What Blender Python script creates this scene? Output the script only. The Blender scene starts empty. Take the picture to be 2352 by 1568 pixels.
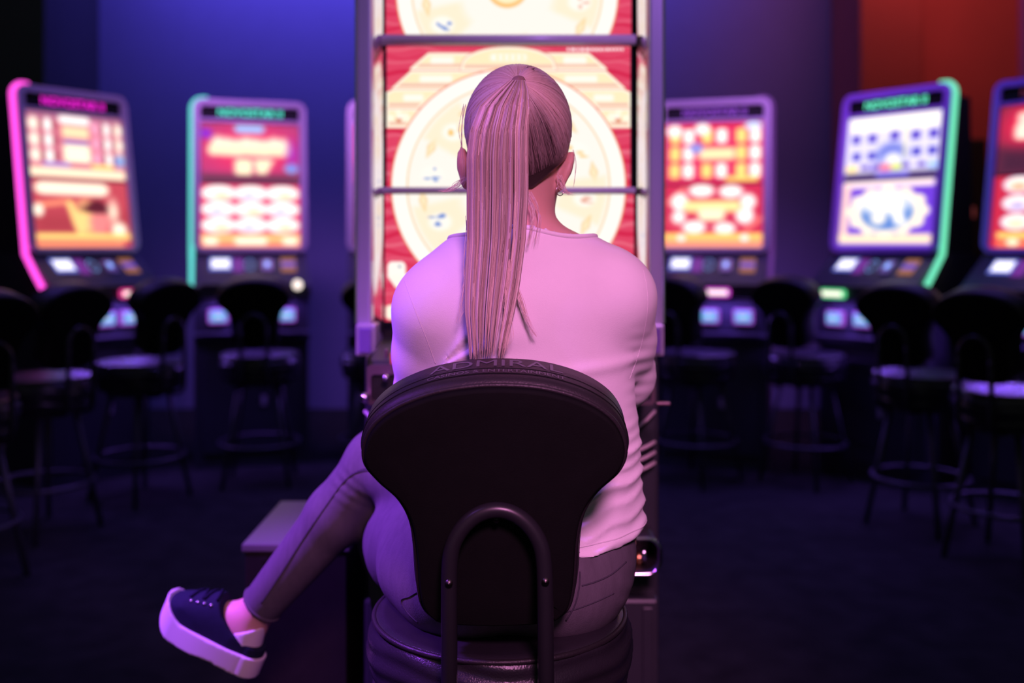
import bpy, bmesh, math, random
import numpy as np
from mathutils import Vector, Matrix
from mathutils.bvhtree import BVHTree

random.seed(7)
RNG = np.random.default_rng(7)
scene = bpy.context.scene
COL = scene.collection
R = math.radians

# ------------------------------------------------------------------ camera
FPX = 35.0 / 36.0 * 2352.0          # focal length in pixels of the 2352 x 1568 frame
CX, HZ, CAMH = 1176.0, 558.0, 1.27  # principal column, horizon row, lens height
cam_d = bpy.data.cameras.new('camera')
cam = bpy.data.objects.new('camera', cam_d)
COL.objects.link(cam)
cam.location = (0, 0, CAMH)
cam.rotation_euler = (R(90), 0, 0)
cam_d.lens = 35.0
cam_d.sensor_width = 36.0
cam_d.shift_y = -(784.0 - HZ) / 2352.0
cam_d.clip_start = 0.05
cam_d.dof.use_dof = True
cam_d.dof.focus_distance = 1.47
cam_d.dof.aperture_fstop = 1.9
scene.camera = cam

# ------------------------------------------------------------------ light
scene.view_settings.view_transform = 'Standard'
scene.view_settings.look = 'None'
scene.view_settings.exposure = 0.0
scene.view_settings.gamma = 1.0
scene.view_settings.use_curve_mapping = False
world = bpy.data.worlds.new('dim_room')
scene.world = world
world.use_nodes = True
bgn = world.node_tree.nodes['Background']
bgn.inputs[0].default_value = (0.95, 1.0, 1.0, 1)
bgn.inputs[1].default_value = 0.055


def aim(o, target):
    o.rotation_euler = (Vector(target) - o.location).to_track_quat('-Z', 'Y').to_euler()


def spot(name, loc, target, color, watts, cone, blend, radius):
    d = bpy.data.lights.new(name, 'SPOT')
    d.color, d.energy, d.spot_size, d.spot_blend, d.shadow_soft_size = color, watts, R(cone), blend, radius
    o = bpy.data.objects.new(name, d)
    COL.objects.link(o)
    o.location = loc
    aim(o, target)


def area(name, loc, target, color, watts, sx, sy, spread=180):
    d = bpy.data.lights.new(name, 'AREA')
    d.shape, d.size, d.size_y, d.color, d.energy, d.spread = 'RECTANGLE', sx, sy, color, watts, R(spread)
    o = bpy.data.objects.new(name, d)
    COL.objects.link(o)
    o.location = loc
    aim(o, target)


spot('pink_ceiling_spot', (0.40, -0.95, 2.70), (0.15, 1.5, 1.05), (1.0, 0.32, 0.76), 415, 25.5, 0.9, 0.30)
spot('purple_ceiling_spot', (-2.0, 1.62, 2.85), (-0.38, 1.90, 0.66), (0.36, 0.07, 1.0), 1150, 31, 0.9, 0.14)
spot('purple_hair_spot', (-1.7, 0.7, 3.0), (-0.16, 1.52, 1.36), (0.40, 0.13, 1.0), 150, 17, 0.9, 0.12)
spot('violet_column_fill', (1.3, 0.2, 3.3), (0.0, 2.4, 1.55), (0.50, 0.22, 1.0), 220, 26, 0.8, 0.10)  # added fill that brightens the big machine's columns, no such fixture
area('blue_wall_washer', (-1.3, 6.85, 4.3), (-1.3, 7.65, 3.2), (0.20, 0.13, 1.0), 46, 3.0, 0.2, 120)
area('blue_wall_washer_dim', (1.0, 6.9, 4.3), (1.0, 7.65, 3.2), (0.26, 0.16, 1.0), 10, 1.4, 0.2, 120)
area('red_wall_washer', (2.9, 6.2, 4.3), (2.9, 7.3, 2.9), (1.0, 0.18, 0.20), 11, 1.2, 0.3, 120)
area('blue_seat_fill', (0.0, 4.9, 3.9), (0.0, 4.9, 0.0), (0.20, 0.10, 1.0), 42, 5.6, 0.6, 90)  # added overhead fill that turns the far stool seats blue
area('violet_bezel_fill', (0.0, 3.6, 3.9), (0.0, 5.75, 1.9), (0.66, 0.24, 1.0), 13, 4.5, 0.4, 30)  # added fill that colours the bezels of the back machines


# ------------------------------------------------------------------ helpers
def P(px, py, d):
    """point seen at photo pixel (px, py) at depth d metres"""
    return np.array([(px - CX) * d / FPX, d, CAMH - (py - HZ) * d / FPX])


def lin(c):
    c = np.asarray(c, float) / 255.0
    return np.where(c <= 0.04045, c / 12.92, ((c + 0.055) / 1.055) ** 2.4)


def mat(name, col, rough=0.5, metal=0.0, spec=0.5, var=0.0, scale=20.0, bump=0.0, bscale=200.0, coat=0.0, sss=0.0,
        stretch=None, sheen=0.0):
    m = bpy.data.materials.new(name)
    m.use_nodes = True
    nt = m.node_tree
    b = nt.nodes['Principled BSDF']
    c = (*col, 1)
    b.inputs['Base Color'].default_value = c
    b.inputs['Roughness'].default_value = rough
    b.inputs['Metallic'].default_value = metal
    b.inputs['Specular IOR Level'].default_value = spec
    b.inputs['Coat Weight'].default_value = coat
    if sheen:
        b.inputs['Sheen Weight'].default_value = sheen
    if sss:
        b.inputs['Subsurface Weight'].default_value = sss
        b.inputs['Subsurface Radius'].default_value = (0.02, 0.006, 0.004)
        b.inputs['Subsurface Scale'].default_value = 0.5
    tc = nt.nodes.new('ShaderNodeTexCoord')
    src = tc.outputs['Object']
    if stretch:
        mp = nt.nodes.new('ShaderNodeMapping')
        mp.inputs['Scale'].default_value = stretch
        nt.links.new(src, mp.inputs['Vector'])
        src = mp.outputs['Vector']
    if var:
        n = nt.nodes.new('ShaderNodeTexNoise')
        n.inputs['Scale'].default_value = scale
        n.inputs['Detail'].default_value = 4
        nt.links.new(src, n.inputs['Vector'])
        mx = nt.nodes.new('ShaderNodeMix')
        mx.data_type = 'RGBA'
        mx.inputs[6].default_value = (*(np.array(col) * (1 - var)), 1)
        mx.inputs[7].default_value = (*np.minimum(np.array(col) * (1 + var), 1), 1)
        nt.links.new(n.outputs['Fac'], mx.inputs[0])
        nt.links.new(mx.outputs[2], b.inputs['Base Color'])
    if bump:
        n2 = nt.nodes.new('ShaderNodeTexNoise')
        n2.inputs['Scale'].default_value = bscale
        n2.inputs['Detail'].default_value = 3
        nt.links.new(src, n2.inputs['Vector'])
        bp = nt.nodes.new('ShaderNodeBump')
        bp.inputs['Strength'].default_value = bump
        bp.inputs['Distance'].default_value = 0.002
        nt.links.new(n2.outputs['Fac'], bp.inputs['Height'])
        nt.links.new(bp.outputs['Normal'], b.inputs['Normal'])
    return m


def emis(name, col, strength):
    m = bpy.data.materials.new(name)
    m.use_nodes = True
    b = m.node_tree.nodes['Principled BSDF']
    b.inputs['Base Color'].default_value = (0.02, 0.02, 0.02, 1)
    b.inputs['Roughness'].default_value = 0.4
    b.inputs['Emission Color'].default_value = (*col, 1)
    b.inputs['Emission Strength'].default_value = strength
    return m


def emis_attr(name, strength):
    m = bpy.data.materials.new(name)
    m.use_nodes = True
    nt = m.node_tree
    b = nt.nodes['Principled BSDF']
    b.inputs['Base Color'].default_value = (0.01, 0.01, 0.01, 1)
    b.inputs['Roughness'].default_value = 0.25
    b.inputs['Specular IOR Level'].default_value = 0.2
    a = nt.nodes.new('ShaderNodeAttribute')
    a.attribute_name = 'Col'
    nt.links.new(a.outputs['Color'], b.inputs['Emission Color'])
    b.inputs['Emission Strength'].default_value = strength
    return m


def mk_mesh(name, v, f, smooth=False, m=None):
    me = bpy.data.meshes.new(name)
    v = np.asarray(v, dtype=np.float32)
    if isinstance(f, np.ndarray):
        n, k = f.shape
        me.vertices.add(len(v))
        me.vertices.foreach_set('co', v.ravel())
        me.loops.add(n * k)
        me.loops.foreach_set('vertex_index', f.astype(np.int32).ravel())
        me.polygons.add(n)
        me.polygons.foreach_set('loop_start', np.arange(0, n * k, k, dtype=np.int32))
        me.update(calc_edges=True)
        me.validate()
    else:
        me.from_pydata([tuple(map(float, p)) for p in v], [], f)
        bm = bmesh.new()
        bm.from_mesh(me)
        bmesh.ops.recalc_face_normals(bm, faces=bm.faces[:])
        bm.to_mesh(me)
        bm.free()
    if smooth:
        me.polygons.foreach_set('use_smooth', [True] * len(me.polygons))
    if m:
        me.materials.append(m)
    me.update()
    return me


def link(name, me, parent=None, loc=None, rot=None):
    o = bpy.data.objects.new(name, me)
    COL.objects.link(o)
    if parent:
        o.parent = parent
    if loc is not None:
        o.location = loc
    if rot is not None:
        o.rotation_euler = rot
    return o


def tag(o, label=None, cat=None, group=None, kind=None):
    if label:
        o['label'] = label
    if cat:
        o['category'] = cat
    if group:
        o['group'] = group
    if kind:
        o['kind'] = kind
    return o


def thing(name, label, cat, loc=(0, 0, 0), rz=0.0, group=None):
    o = link(name, None, None, loc, (0, 0, rz))
    o.empty_display_size = 0.1
    return tag(o, label, cat, group)


def copy_tree(o, parent=None):
    c = o.copy()
    COL.objects.link(c)
    c.parent = parent
    for ch in list(o.children):
        copy_tree(ch, c)
    return c


def g_box(x0, x1, y0, y1, z0, z1, bev=0.0, seg=2):
    bm = bmesh.new()
    bmesh.ops.create_cube(bm, size=1)
    for v in bm.verts:
        v.co = ((x0 + x1) / 2 + v.co.x * (x1 - x0), (y0 + y1) / 2 + v.co.y * (y1 - y0), (z0 + z1) / 2 + v.co.z * (z1 - z0))
    if bev:
        bmesh.ops.bevel(bm, geom=bm.edges[:], offset=bev, segments=seg, affect='EDGES', profile=0.5)
    v = [tuple(p.co) for p in bm.verts]
    bm.verts.index_update()
    f = [[q.index for q in p.verts] for p in bm.faces]
    bm.free()
    return v, f


def cat(*gs):
    V, F, n = [], [], 0
    for v, f in gs:
        V += [tuple(p) for p in v]
        F += [[int(i) + n for i in q] for q in f]
        n += len(v)
    return V, F


def g_tube(path, r, sides=8, closed=False, caps=True):
    p = np.asarray(path, float)
    n = len(p)
    rr = np.full(n, r) if np.isscalar(r) else np.asarray(r, float)
    if closed:
        t = np.roll(p, -1, 0) - np.roll(p, 1, 0)
    else:
        t = np.gradient(p, axis=0)
    t /= np.linalg.norm(t, axis=1)[:, None] + 1e-12
    a = np.array([0, 0, 1.0]) if abs(t[0, 2]) < 0.9 else np.array([0, 1.0, 0])
    V = []
    for i in range(n):
        a = a - t[i] * a.dot(t[i])
        a /= np.linalg.norm(a) + 1e-12
        b = np.cross(t[i], a)
        for k in range(sides):
            th = 2 * math.pi * k / sides
            V.append(p[i] + rr[i] * (math.cos(th) * a + math.sin(th) * b))
    F = []
    m = n if closed else n - 1
    for i in range(m):
        j = (i + 1) % n
        for k in range(sides):
            l = (k + 1) % sides
            F.append([i * sides + k, i * sides + l, j * sides + l, j * sides + k])
    if caps and not closed:
        F.append(list(range(sides))[::-1])
        F.append([(n - 1) * sides + k for k in range(sides)])
    return V, F


def g_lathe(prof, n=48, cx=0.0, cy=0.0, wob=None):
    V, F = [], []
    m = len(prof)
    for i in range(n):
        th = 2 * math.pi * i / n
        for j, (r, z) in enumerate(prof):
            dr = wob(th, j, r, z) if wob else 0
            V.append((cx + (r + dr) * math.cos(th), cy + (r + dr) * math.sin(th), z))
    for i in range(n):
        k = (i + 1) % n
        for j in range(m - 1):
            F.append([i * m + j, k * m + j, k * m + j + 1, i * m + j + 1])
    return V, F


def g_prism(poly, axis, a0, a1):
    """extrude a closed 2-D polygon along an axis (0 x, 1 y, 2 z)"""
    V = []
    for a in (a0, a1):
        for u, w in poly:
            V.append((a, u, w) if axis == 0 else (u, a, w) if axis == 1 else (u, w, a))
    n = len(poly)
    F = [[i, (i + 1) % n, n + (i + 1) % n, n + i] for i in range(n)]
    F += [list(range(n))[::-1], list(range(n, 2 * n))]
    return V, F


def spline(pts, n, closed=False):
    p = np.asarray(pts, float)
    m = len(p)
    out = []
    segs = m if closed else m - 1
    for s in range(segs):
        idx = [s - 1, s, s + 1, s + 2]
        q = [p[i % m] if closed else p[min(max(i, 0), m - 1)] for i in idx]
        for k in range(n):
            t = k / n
            out.append(0.5 * ((2 * q[1]) + (-q[0] + q[2]) * t + (2 * q[0] - 5 * q[1] + 4 * q[2] - q[3]) * t * t
                              + (-q[0] + 3 * q[1] - 3 * q[2] + q[3]) * t ** 3))
    if not closed:
        out.append(p[-1])
    return np.array(out)


def rrect(x0, x1, z0, z1, r, n=6):
    pts = []
    for cx, cz, a0 in ((x1 - r, z1 - r, 0), (x0 + r, z1 - r, 90), (x0 + r, z0 + r, 180), (x1 - r, z0 + r, 270)):
        for k in range(n + 1):
            a = R(a0 + 90 * k / n)
            pts.append((cx + r * math.cos(a), cz + r * math.sin(a)))
    return pts


def g_frame(outer, inner, y0, y1):
    """ring between two polygons with equal counts in the xz plane, thick from y0 to y1"""
    n = len(outer)
    V = [(x, y0, z) for x, z in outer] + [(x, y0, z) for x, z in inner] + [(x, y1, z) for x, z in outer] + [(x, y1, z) for x, z in inner]
    F = []
    for i in range(n):
        j = (i + 1) % n
        F.append([i, j, n + j, n + i])
        F.append([2 * n + i, 3 * n + i, 3 * n + j, 2 * n + j])
        F.append([i, 2 * n + i, 2 * n + j, j])
        F.append([n + i, n + j, 3 * n + j, 3 * n + i])
    return V, F


def text_geo(body, size, bold=0.0):
    cu = bpy.data.curves.new('t', 'FONT')
    cu.body = body
    cu.size = size
    cu.offset = bold * size
    cu.align_x = 'CENTER'
    cu.align_y = 'CENTER'
    cu.resolution_u = 3
    o = bpy.data.objects.new('t', cu)
    COL.objects.link(o)
    dg = bpy.context.evaluated_depsgraph_get()
    me = bpy.data.meshes.new_from_object(o.evaluated_get(dg))
    v = [tuple(p.co) for p in me.vertices]
    f = [list(p.vertices) for p in me.polygons]
    bpy.data.objects.remove(o)
    bpy.data.meshes.remove(me)
    bpy.data.curves.remove(cu)
    return v, f


# ------------------------------------------------------------------ materials
M = {}
M['wall'] = mat('wall_paint_blue', (0.17, 0.17, 0.36), 0.7, var=0.06, scale=6, bump=0.15, bscale=60)
M['wall_dark'] = mat('wall_paint_dark', (0.05, 0.055, 0.08), 0.6, var=0.1, scale=5)
M['red_wall'] = mat('wall_paint_red', (0.44, 0.10, 0.09), 0.65, var=0.08, scale=5, bump=0.15, bscale=60)
M['carpet'] = mat('carpet', (0.024, 0.024, 0.023), 0.95, spec=0.03, var=0.6, scale=9, bump=0.6, bscale=300)
M['black_plastic'] = mat('black_plastic', (0.018, 0.018, 0.02), 0.45, spec=0.4, var=0.2, scale=15)
M['cab_blue'] = mat('cabinet_panel', (0.035, 0.035, 0.045), 0.38, spec=0.5, var=0.15, scale=12)
M['bezel'] = mat('bezel_metal', (0.50, 0.42, 0.52), 0.32, metal=0.3, var=0.05, scale=8)
M['bezel_glow_tint'] = mat('bezel_glow_tint', (0.42, 0.20, 0.85), 0.32, metal=0.2, var=0.05, scale=8)  # purple reflected on grey bezels, put into the base colour
M['chrome'] = mat('chrome', (0.86, 0.80, 0.88), 0.10, metal=1.0, var=0.03, scale=10)
M['satin'] = mat('satin_chrome', (0.62, 0.52, 0.72), 0.30, metal=0.45, var=0.06, scale=7)
M['violet_glass'] = mat('violet_glass', (0.22, 0.12, 0.42), 0.12, coat=0.5, var=0.1, scale=10)
M['bar'] = mat('bar_plastic', (0.70, 0.58, 0.60), 0.3, spec=0.6, var=0.05)
M['gasket'] = mat('gasket_rubber', (0.008, 0.008, 0.008), 0.6, spec=0.2, var=0.1)
M['brown_metal'] = mat('brown_metal', (0.20, 0.13, 0.15), 0.38, metal=0.7, var=0.1, scale=10)
M['gold'] = mat('gold_plate', (0.85, 0.50, 0.22), 0.25, metal=1.0, var=0.1, scale=20)
M['box_wood'] = mat('box_laminate', (0.125, 0.11, 0.14), 0.40, var=0.08, scale=30, stretch=(1, 8, 1))
M['box_side'] = mat('box_side_shaded', (0.014, 0.013, 0.013), 0.6, spec=0.15, var=0.2, scale=30)  # unlit sides of the box, their shade put into a darker colour
M['vinyl'] = mat('black_vinyl', (0.020, 0.019, 0.024), 0.27, spec=0.5, var=0.2, scale=30, bump=0.3, bscale=350)
M['pad_back'] = mat('chair_shell', (0.0075, 0.0085, 0.0078), 0.75, spec=0.03, var=0.15, scale=40, bump=0.2, bscale=500)
M['pad_edge'] = mat('chair_edge_vinyl', (0.018, 0.016, 0.018), 0.42, spec=0.35, var=0.2, scale=60, bump=0.3, bscale=400)
M['emboss'] = mat('embossed_lettering', (0.095, 0.088, 0.11), 0.35, spec=0.5, var=0.1)
M['tube'] = mat('chair_tube', (0.016, 0.016, 0.02), 0.33, spec=0.5, var=0.1)
M['steel_leg'] = mat('stool_leg_metal', (0.05, 0.05, 0.06), 0.4, metal=0.3, var=0.1)
M['screw'] = mat('screw_metal', (0.16, 0.15, 0.14), 0.35, metal=1.0, var=0.1)
M['skin'] = mat('skin', (0.66, 0.40, 0.30), 0.48, spec=0.35, var=0.06, scale=30, sss=0.25)
M['shirt'] = mat('white_jersey', (0.80, 0.77, 0.78), 0.85, spec=0.1, var=0.02, scale=60, bump=0.18, bscale=700, sheen=0.1)
M['jeans'] = mat('grey_denim', (0.105, 0.096, 0.112), 0.82, spec=0.12, var=0.22, scale=90, bump=0.35, bscale=900, stretch=(1, 1, 0.25))
M['seam'] = mat('denim_seam', (0.055, 0.05, 0.065), 0.8, spec=0.1, var=0.3, scale=200)
M['shirt_seam'] = mat('shirt_seam', (0.70, 0.66, 0.68), 0.85, spec=0.1, var=0.03)
M['navy'] = mat('navy_canvas', (0.011, 0.016, 0.036), 0.8, spec=0.15, var=0.25, scale=80, bump=0.3, bscale=800)
M['sole'] = mat('white_rubber', (0.74, 0.70, 0.70), 0.6, spec=0.25, var=0.03, scale=40)
M['sock'] = mat('white_sock', (0.78, 0.74, 0.74), 0.9, spec=0.05, var=0.04, scale=120, bump=0.5, bscale=300)
M['lace'] = mat('dark_lace', (0.010, 0.012, 0.03), 0.8, spec=0.1, var=0.2)
M['brass'] = mat('eyelet_metal', (0.8, 0.75, 0.8), 0.25, metal=1.0, var=0.05)
M['screen'] = emis_attr('screen_picture', 1.06)
M['screen_far'] = emis_attr('screen_picture_far', 1.35)


def hair_mat():
    m = bpy.data.materials.new('blonde_hair')
    m.use_nodes = True
    nt = m.node_tree
    b = nt.nodes['Principled BSDF']
    a = nt.nodes.new('ShaderNodeAttribute')
    a.attribute_name = 'Col'
    nt.links.new(a.outputs['Color'], b.inputs['Base Color'])
    b.inputs['Roughness'].default_value = 0.42
    b.inputs['Specular IOR Level'].default_value = 0.45
    b.inputs['Anisotropic'].default_value = 0.5
    return m


M['hair'] = hair_mat()
M['tie'] = mat('hair_tie_elastic', (0.32, 0.20, 0.17), 0.7, var=0.2, scale=300)

# ------------------------------------------------------------------ setting
def struct(name, g, m, parent=None, label=None):
    o = link(name, mk_mesh(name, *g, m=m), parent)
    o['kind'] = 'structure'
    if label:
        o['label'] = label
    return o


struct('floor', g_box(-5.2, 5.2, -2.5, 8.0, -0.05, 0.0), M['carpet'])
struct('wall_back', g_box(-5.2, 5.2, 7.65, 7.8, 0.0, 4.8), M['wall'])
struct('wall_left', g_box(-5.2, -5.05, -2.5, 7.65, 0.0, 4.8), M['wall_dark'])
struct('wall_right', g_box(5.05, 5.2, -2.5, 7.65, 0.0, 4.8), M['wall_dark'])
struct('trim_1', g_box(-4.15, -3.17, 6.75, 7.65, 0.0, 4.8, 0.01), M['wall_dark'])           # dark pillar on the left
struct('trim_2', g_box(2.446, 2.90, 7.0, 7.65, 0.0, 4.8, 0.03, 3), M['red_wall'])           # red pillar
struct('trim_3', g_box(2.90, 3.84, 7.55, 7.65, 0.0, 4.8, 0.005), M['red_wall'])             # red wall panel beside it
struct('trim_4', g_box(3.84, 3.88, 7.50, 7.65, 0.0, 4.8, 0.005), M['bezel_glow_tint'])         # slim edge strip


# ------------------------------------------------------------------ pictures on screens
class Pic:
    """colours painted on a grid of vertices; u right, v down, in any unit the caller likes"""

    def __init__(s, u0, u1, v0, v1, nu, nv, bg):
        s.nu, s.nv, s.ext = nu, nv, (u0, u1, v0, v1)
        u = np.linspace(u0, u1, nu)
        v = np.linspace(v0, v1, nv)
        s.U, s.V = np.meshgrid(u, v)
        s.px = max((u1 - u0) / (nu - 1), (v1 - v0) / (nv - 1))
        s.C = np.empty((nv, nu, 3))
        s.C[:] = bg

    def mix(s, d, col, a=1.0, soft=None):
        w = soft or s.px
        k = np.clip(0.5 - d / w, 0, 1) * a
        s.C = s.C * (1 - k[..., None]) + np.asarray(col, float) * k[..., None]

    def d_rect(s, u0, v0, u1, v1, r=0.0):
        qx = np.abs(s.U - (u0 + u1) / 2) - (u1 - u0) / 2 + r
        qy = np.abs(s.V - (v0 + v1) / 2) - (v1 - v0) / 2 + r
        return np.hypot(np.maximum(qx, 0), np.maximum(qy, 0)) + np.minimum(np.maximum(qx, qy), 0) - r

    def d_ell(s, cu, cv, ru, rv):
        k = np.hypot((s.U - cu) / ru, (s.V - cv) / rv)
        return (k - 1) * min(ru, rv)

    def d_poly(s, pts):
        p = np.asarray(pts, float)
        d = np.full(s.U.shape, 1e9)
        sg = np.ones(s.U.shape)
        n = len(p)
        j = n - 1
        for i in range(n):
            ex, ey = p[j] - p[i]
            wx, wy = s.U - p[i, 0], s.V - p[i, 1]
            t = np.clip((wx * ex + wy * ey) / (ex * ex + ey * ey), 0, 1)
            d = np.minimum(d, np.hypot(wx - ex * t, wy - ey * t))
            c1, c2, c3 = s.V >= p[i, 1], s.V < p[j, 1], ex * wy > ey * wx
            flip = (c1 & c2 & c3) | (~c1 & ~c2 & ~c3)
            sg = np.where(flip, -sg, sg)
            j = i
        return d * sg

    def rect(s, u0, v0, u1, v1, col, r=0.0, a=1.0, soft=None):
        s.mix(s.d_rect(u0, v0, u1, v1, r), col, a, soft)

    def ell(s, cu, cv, ru, rv, col, a=1.0, soft=None):
        s.mix(s.d_ell(cu, cv, ru, rv), col, a, soft)

    def poly(s, pts, col, a=1.0, soft=None, grow=0.0):
        s.mix(s.d_poly(pts) - grow, col, a, soft)

    def mesh(s, name, place, m):
        """place(u, v) -> (x, y, z) arrays"""
        X, Y, Z = place(s.U.ravel(), s.V.ravel())
        v = np.stack([X, Y, Z], 1)
        i = np.arange((s.nv - 1) * (s.nu - 1))
        a = (i // (s.nu - 1)) * s.nu + i % (s.nu - 1)
        f = np.stack([a, a + s.nu, a + s.nu + 1, a + 1], 1)
        me = mk_mesh(name, v, f, m=m)
        at = me.color_attributes.new('Col', 'FLOAT_COLOR', 'POINT')
        c = np.ones((len(v), 4), np.float32)
        c[:, :3] = lin(np.clip(s.C.reshape(-1, 3), 0, 255))
        at.data.foreach_set('color', c.ravel())
        return me


CREAM, WHITE, YEL, ORA = (254, 240, 220), (255, 249, 244), (253, 236, 192), (247, 192, 116)
DS = 2.42                                   # depth of the middle machine's screens


def red_bg(p, seed):
    rng = np.random.default_rng(seed)
    p.C[:] = (222, 66, 98)
    for k in range(16):
        y0 = p.ext[2] + (p.ext[3] - p.ext[2]) * (k + rng.random() * 0.6) / 16
        line = y0 + 6 * np.sin(p.U / 38.0 + rng.random() * 6) + 3 * np.sin(p.U / 15.0 + rng.random() * 6)
        p.mix(np.abs(p.V - line) - rng.uniform(1, 5), (205, 22, 62) if k % 2 else (236, 120, 138), 0.75, 5)


def wheel(p, cx, cy, r, seed):
    p.mix(p.d_ell(cx, cy, r + 3, r + 3), (236, 120, 84), 1, 3)
    p.mix(p.d_ell(cx, cy, r, r), (255, 250, 242), 1, 3)
    p.mix(p.d_ell(cx, cy, r - 34, r - 34), (240, 200, 150), 1, 3)
    p.mix(p.d_ell(cx, cy, r - 37, r - 37), (254, 246, 236), 1, 3)
    ang = np.arctan2(p.V - cy, p.U - cx)
    rad = np.hypot(p.U - cx, p.V - cy)
    n = 10
    for k in range(n):
        a0 = -math.pi + 2 * math.pi * k / n + 0.15
        da = np.abs((ang - a0 + math.pi) % (2 * math.pi) - math.pi)
        if k % 2:
            p.mix(np.maximum(da * rad - 0.26 * rad, np.abs(rad - (r * 0.62)) - r * 0.22), (252, 236, 202), 0.8, 14)
        ux, uy = cx + math.cos(a0) * r * 0.66, cy + math.sin(a0) * r * 0.66
        p.ell(ux, uy, 26, 20, (255, 250, 240), 0.95, 10)
        rr = np.random.default_rng(seed + k)
        for q in range(5):
            c = (84, 120, 205) if k % 3 == 0 else (246, 190, 96) if k % 3 == 1 else (232, 170, 150)
            p.ell(ux + rr.uniform(-20, 20), uy + rr.uniform(-15, 15), rr.uniform(3, 8), rr.uniform(2, 5), c, 0.75, 4)
        a1 = a0 + math.pi / n
        bx, by = cx + math.cos(a1) * r * 0.74, cy + math.sin(a1) * r * 0.74
        t = np.array([-math.sin(a1), math.cos(a1)])
        q = np.array([math.cos(a1), math.sin(a1)])
        c0 = np.array([bx, by])
        p.poly([c0 + t * 26, c0 + q * 10, c0 - t * 26, c0 - q * 10], ORA, 0.7, 6)
        p.poly([c0 + t * 18, c0 + q * 5, c0 - t * 18, c0 - q * 5], (254, 240, 205), 0.9, 5)
    p.mix(p.d_ell(cx, cy, r * 0.42, r * 0.42), (254, 246, 236), 1, 30)


def ladder(p, pts):
    pts = np.asarray(pts, float)
    p.poly(pts, (228, 130, 110), 0.9, 2, grow=4)
    p.poly(pts, (255, 244, 226), 1, 2, grow=2.5)
    p.poly(pts, YEL, 1, 2, grow=-2.5)
    x0, y0 = pts.min(0)
    x1, y1 = pts.max(0)
    msk = p.d_poly(pts) + 4
    for yy, hh, c in ((y1 - 9, 2.5, (236, 186, 176)), (y1 - 4.5, 1.2, (244, 170, 150))):
        p.mix(np.maximum(msk, np.abs(p.V - yy) - hh), c, 0.9, 2)
    cx, cy = (x0 + x1) / 2, (y0 + y1) / 2 - 3
    p.rect(cx - (x1 - x0) * 0.19, cy - 8, cx + (x1 - x0) * 0.19, cy + 8, (255, 250, 240), 5, 0.95, 8)


def screen_top_pic():
    p = Pic(886, 1450, -250, 82, 226, 134, (222, 66, 98))
    red_bg(p, 3)
    wheel(p, 1165, -20, 254, 21)
    p.mix(p.d_ell(1165, -27, 47, 45), ORA, 1, 6)
    p.mix(p.d_ell(1165, -29, 40, 37), (255, 240, 196), 1, 6)
    return p


def screen_mid_pic():
    p = Pic(888, 1448, 106, 431, 281, 164, (222, 66, 98))
    red_bg(p, 5)
    mir = lambda q: [(2336 - x, y) for x, y in q][::-1]
    tri = [[(945, 158), (985, 124), (1086, 124), (1056, 158)], [(903, 203), (945, 165), (1100, 165), (1040, 203)],
           [(889, 248), (889, 214), (905, 207), (1010, 207), (960, 248)], [(890, 291), (890, 252), (960, 252), (934, 291)]]
    for q in tri:
        ladder(p, q)
        ladder(p, mir(q))
    for s in (0, 1):
        f = (lambda x: 2336 - x) if s else (lambda x: x)
        for cx, cy, rr in ((915, 258, 7), (898, 271, 8), (933, 271, 8)):
            p.ell(f(cx), cy, rr, rr, (255, 250, 225), 1, 6)
        p.poly([(f(908), 272), (f(924), 272), (f(919), 283), (f(913), 283)], (226, 150, 120), 0.9, 3)
    arch = [(1060, 160)] + [(1168 + 108 * math.sin(R(a)), 160 - 50 * math.cos(R(a)) ** 0.8) for a in range(-70, 71, 10)] + [(1276, 160)]
    ladder(p, arch)
    for k in range(5):
        p.rect(1140 + k * 14, 126, 1146 + k * 14, 138, (255, 236, 180), 2, 0.9, 3)
    wheel(p, 1168, 428, 268, 40)
    rng = np.random.default_rng(8)
    x = 1302
    while x < 1434:                       # one line of small white print, too soft to read
        w = rng.uniform(4, 11)
        p.rect(x, 110, x + w, 117, (255, 244, 244), 3, 0.95, 3)
        x += w + 2.5
    return p


def screen_low_pic():
    p = Pic(884, 1456, 446, 738, 230, 118, (222, 66, 98))
    red_bg(p, 9)
    wheel(p, 1168, 428, 268, 40)
    p.rect(890, 600, 932, 640, (255, 250, 240), 12, 1, 4)
    p.ell(918, 612, 4, 3, (120, 130, 160), 0.7, 3)
    p.poly([(888, 632), (960, 628), (930, 668), (908, 660)], (255, 248, 236), 1, 4)
    p.rect(886, 700, 930, 734, (255, 246, 224), 10, 1, 6)
    p.rect(1405, 640, 1450, 700, (255, 246, 230), 12, 1, 6)
    return p


# ------------------------------------------------------------------ the machine she plays
def P3(px, py, d):
    return tuple(P(px, py, d))


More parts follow.
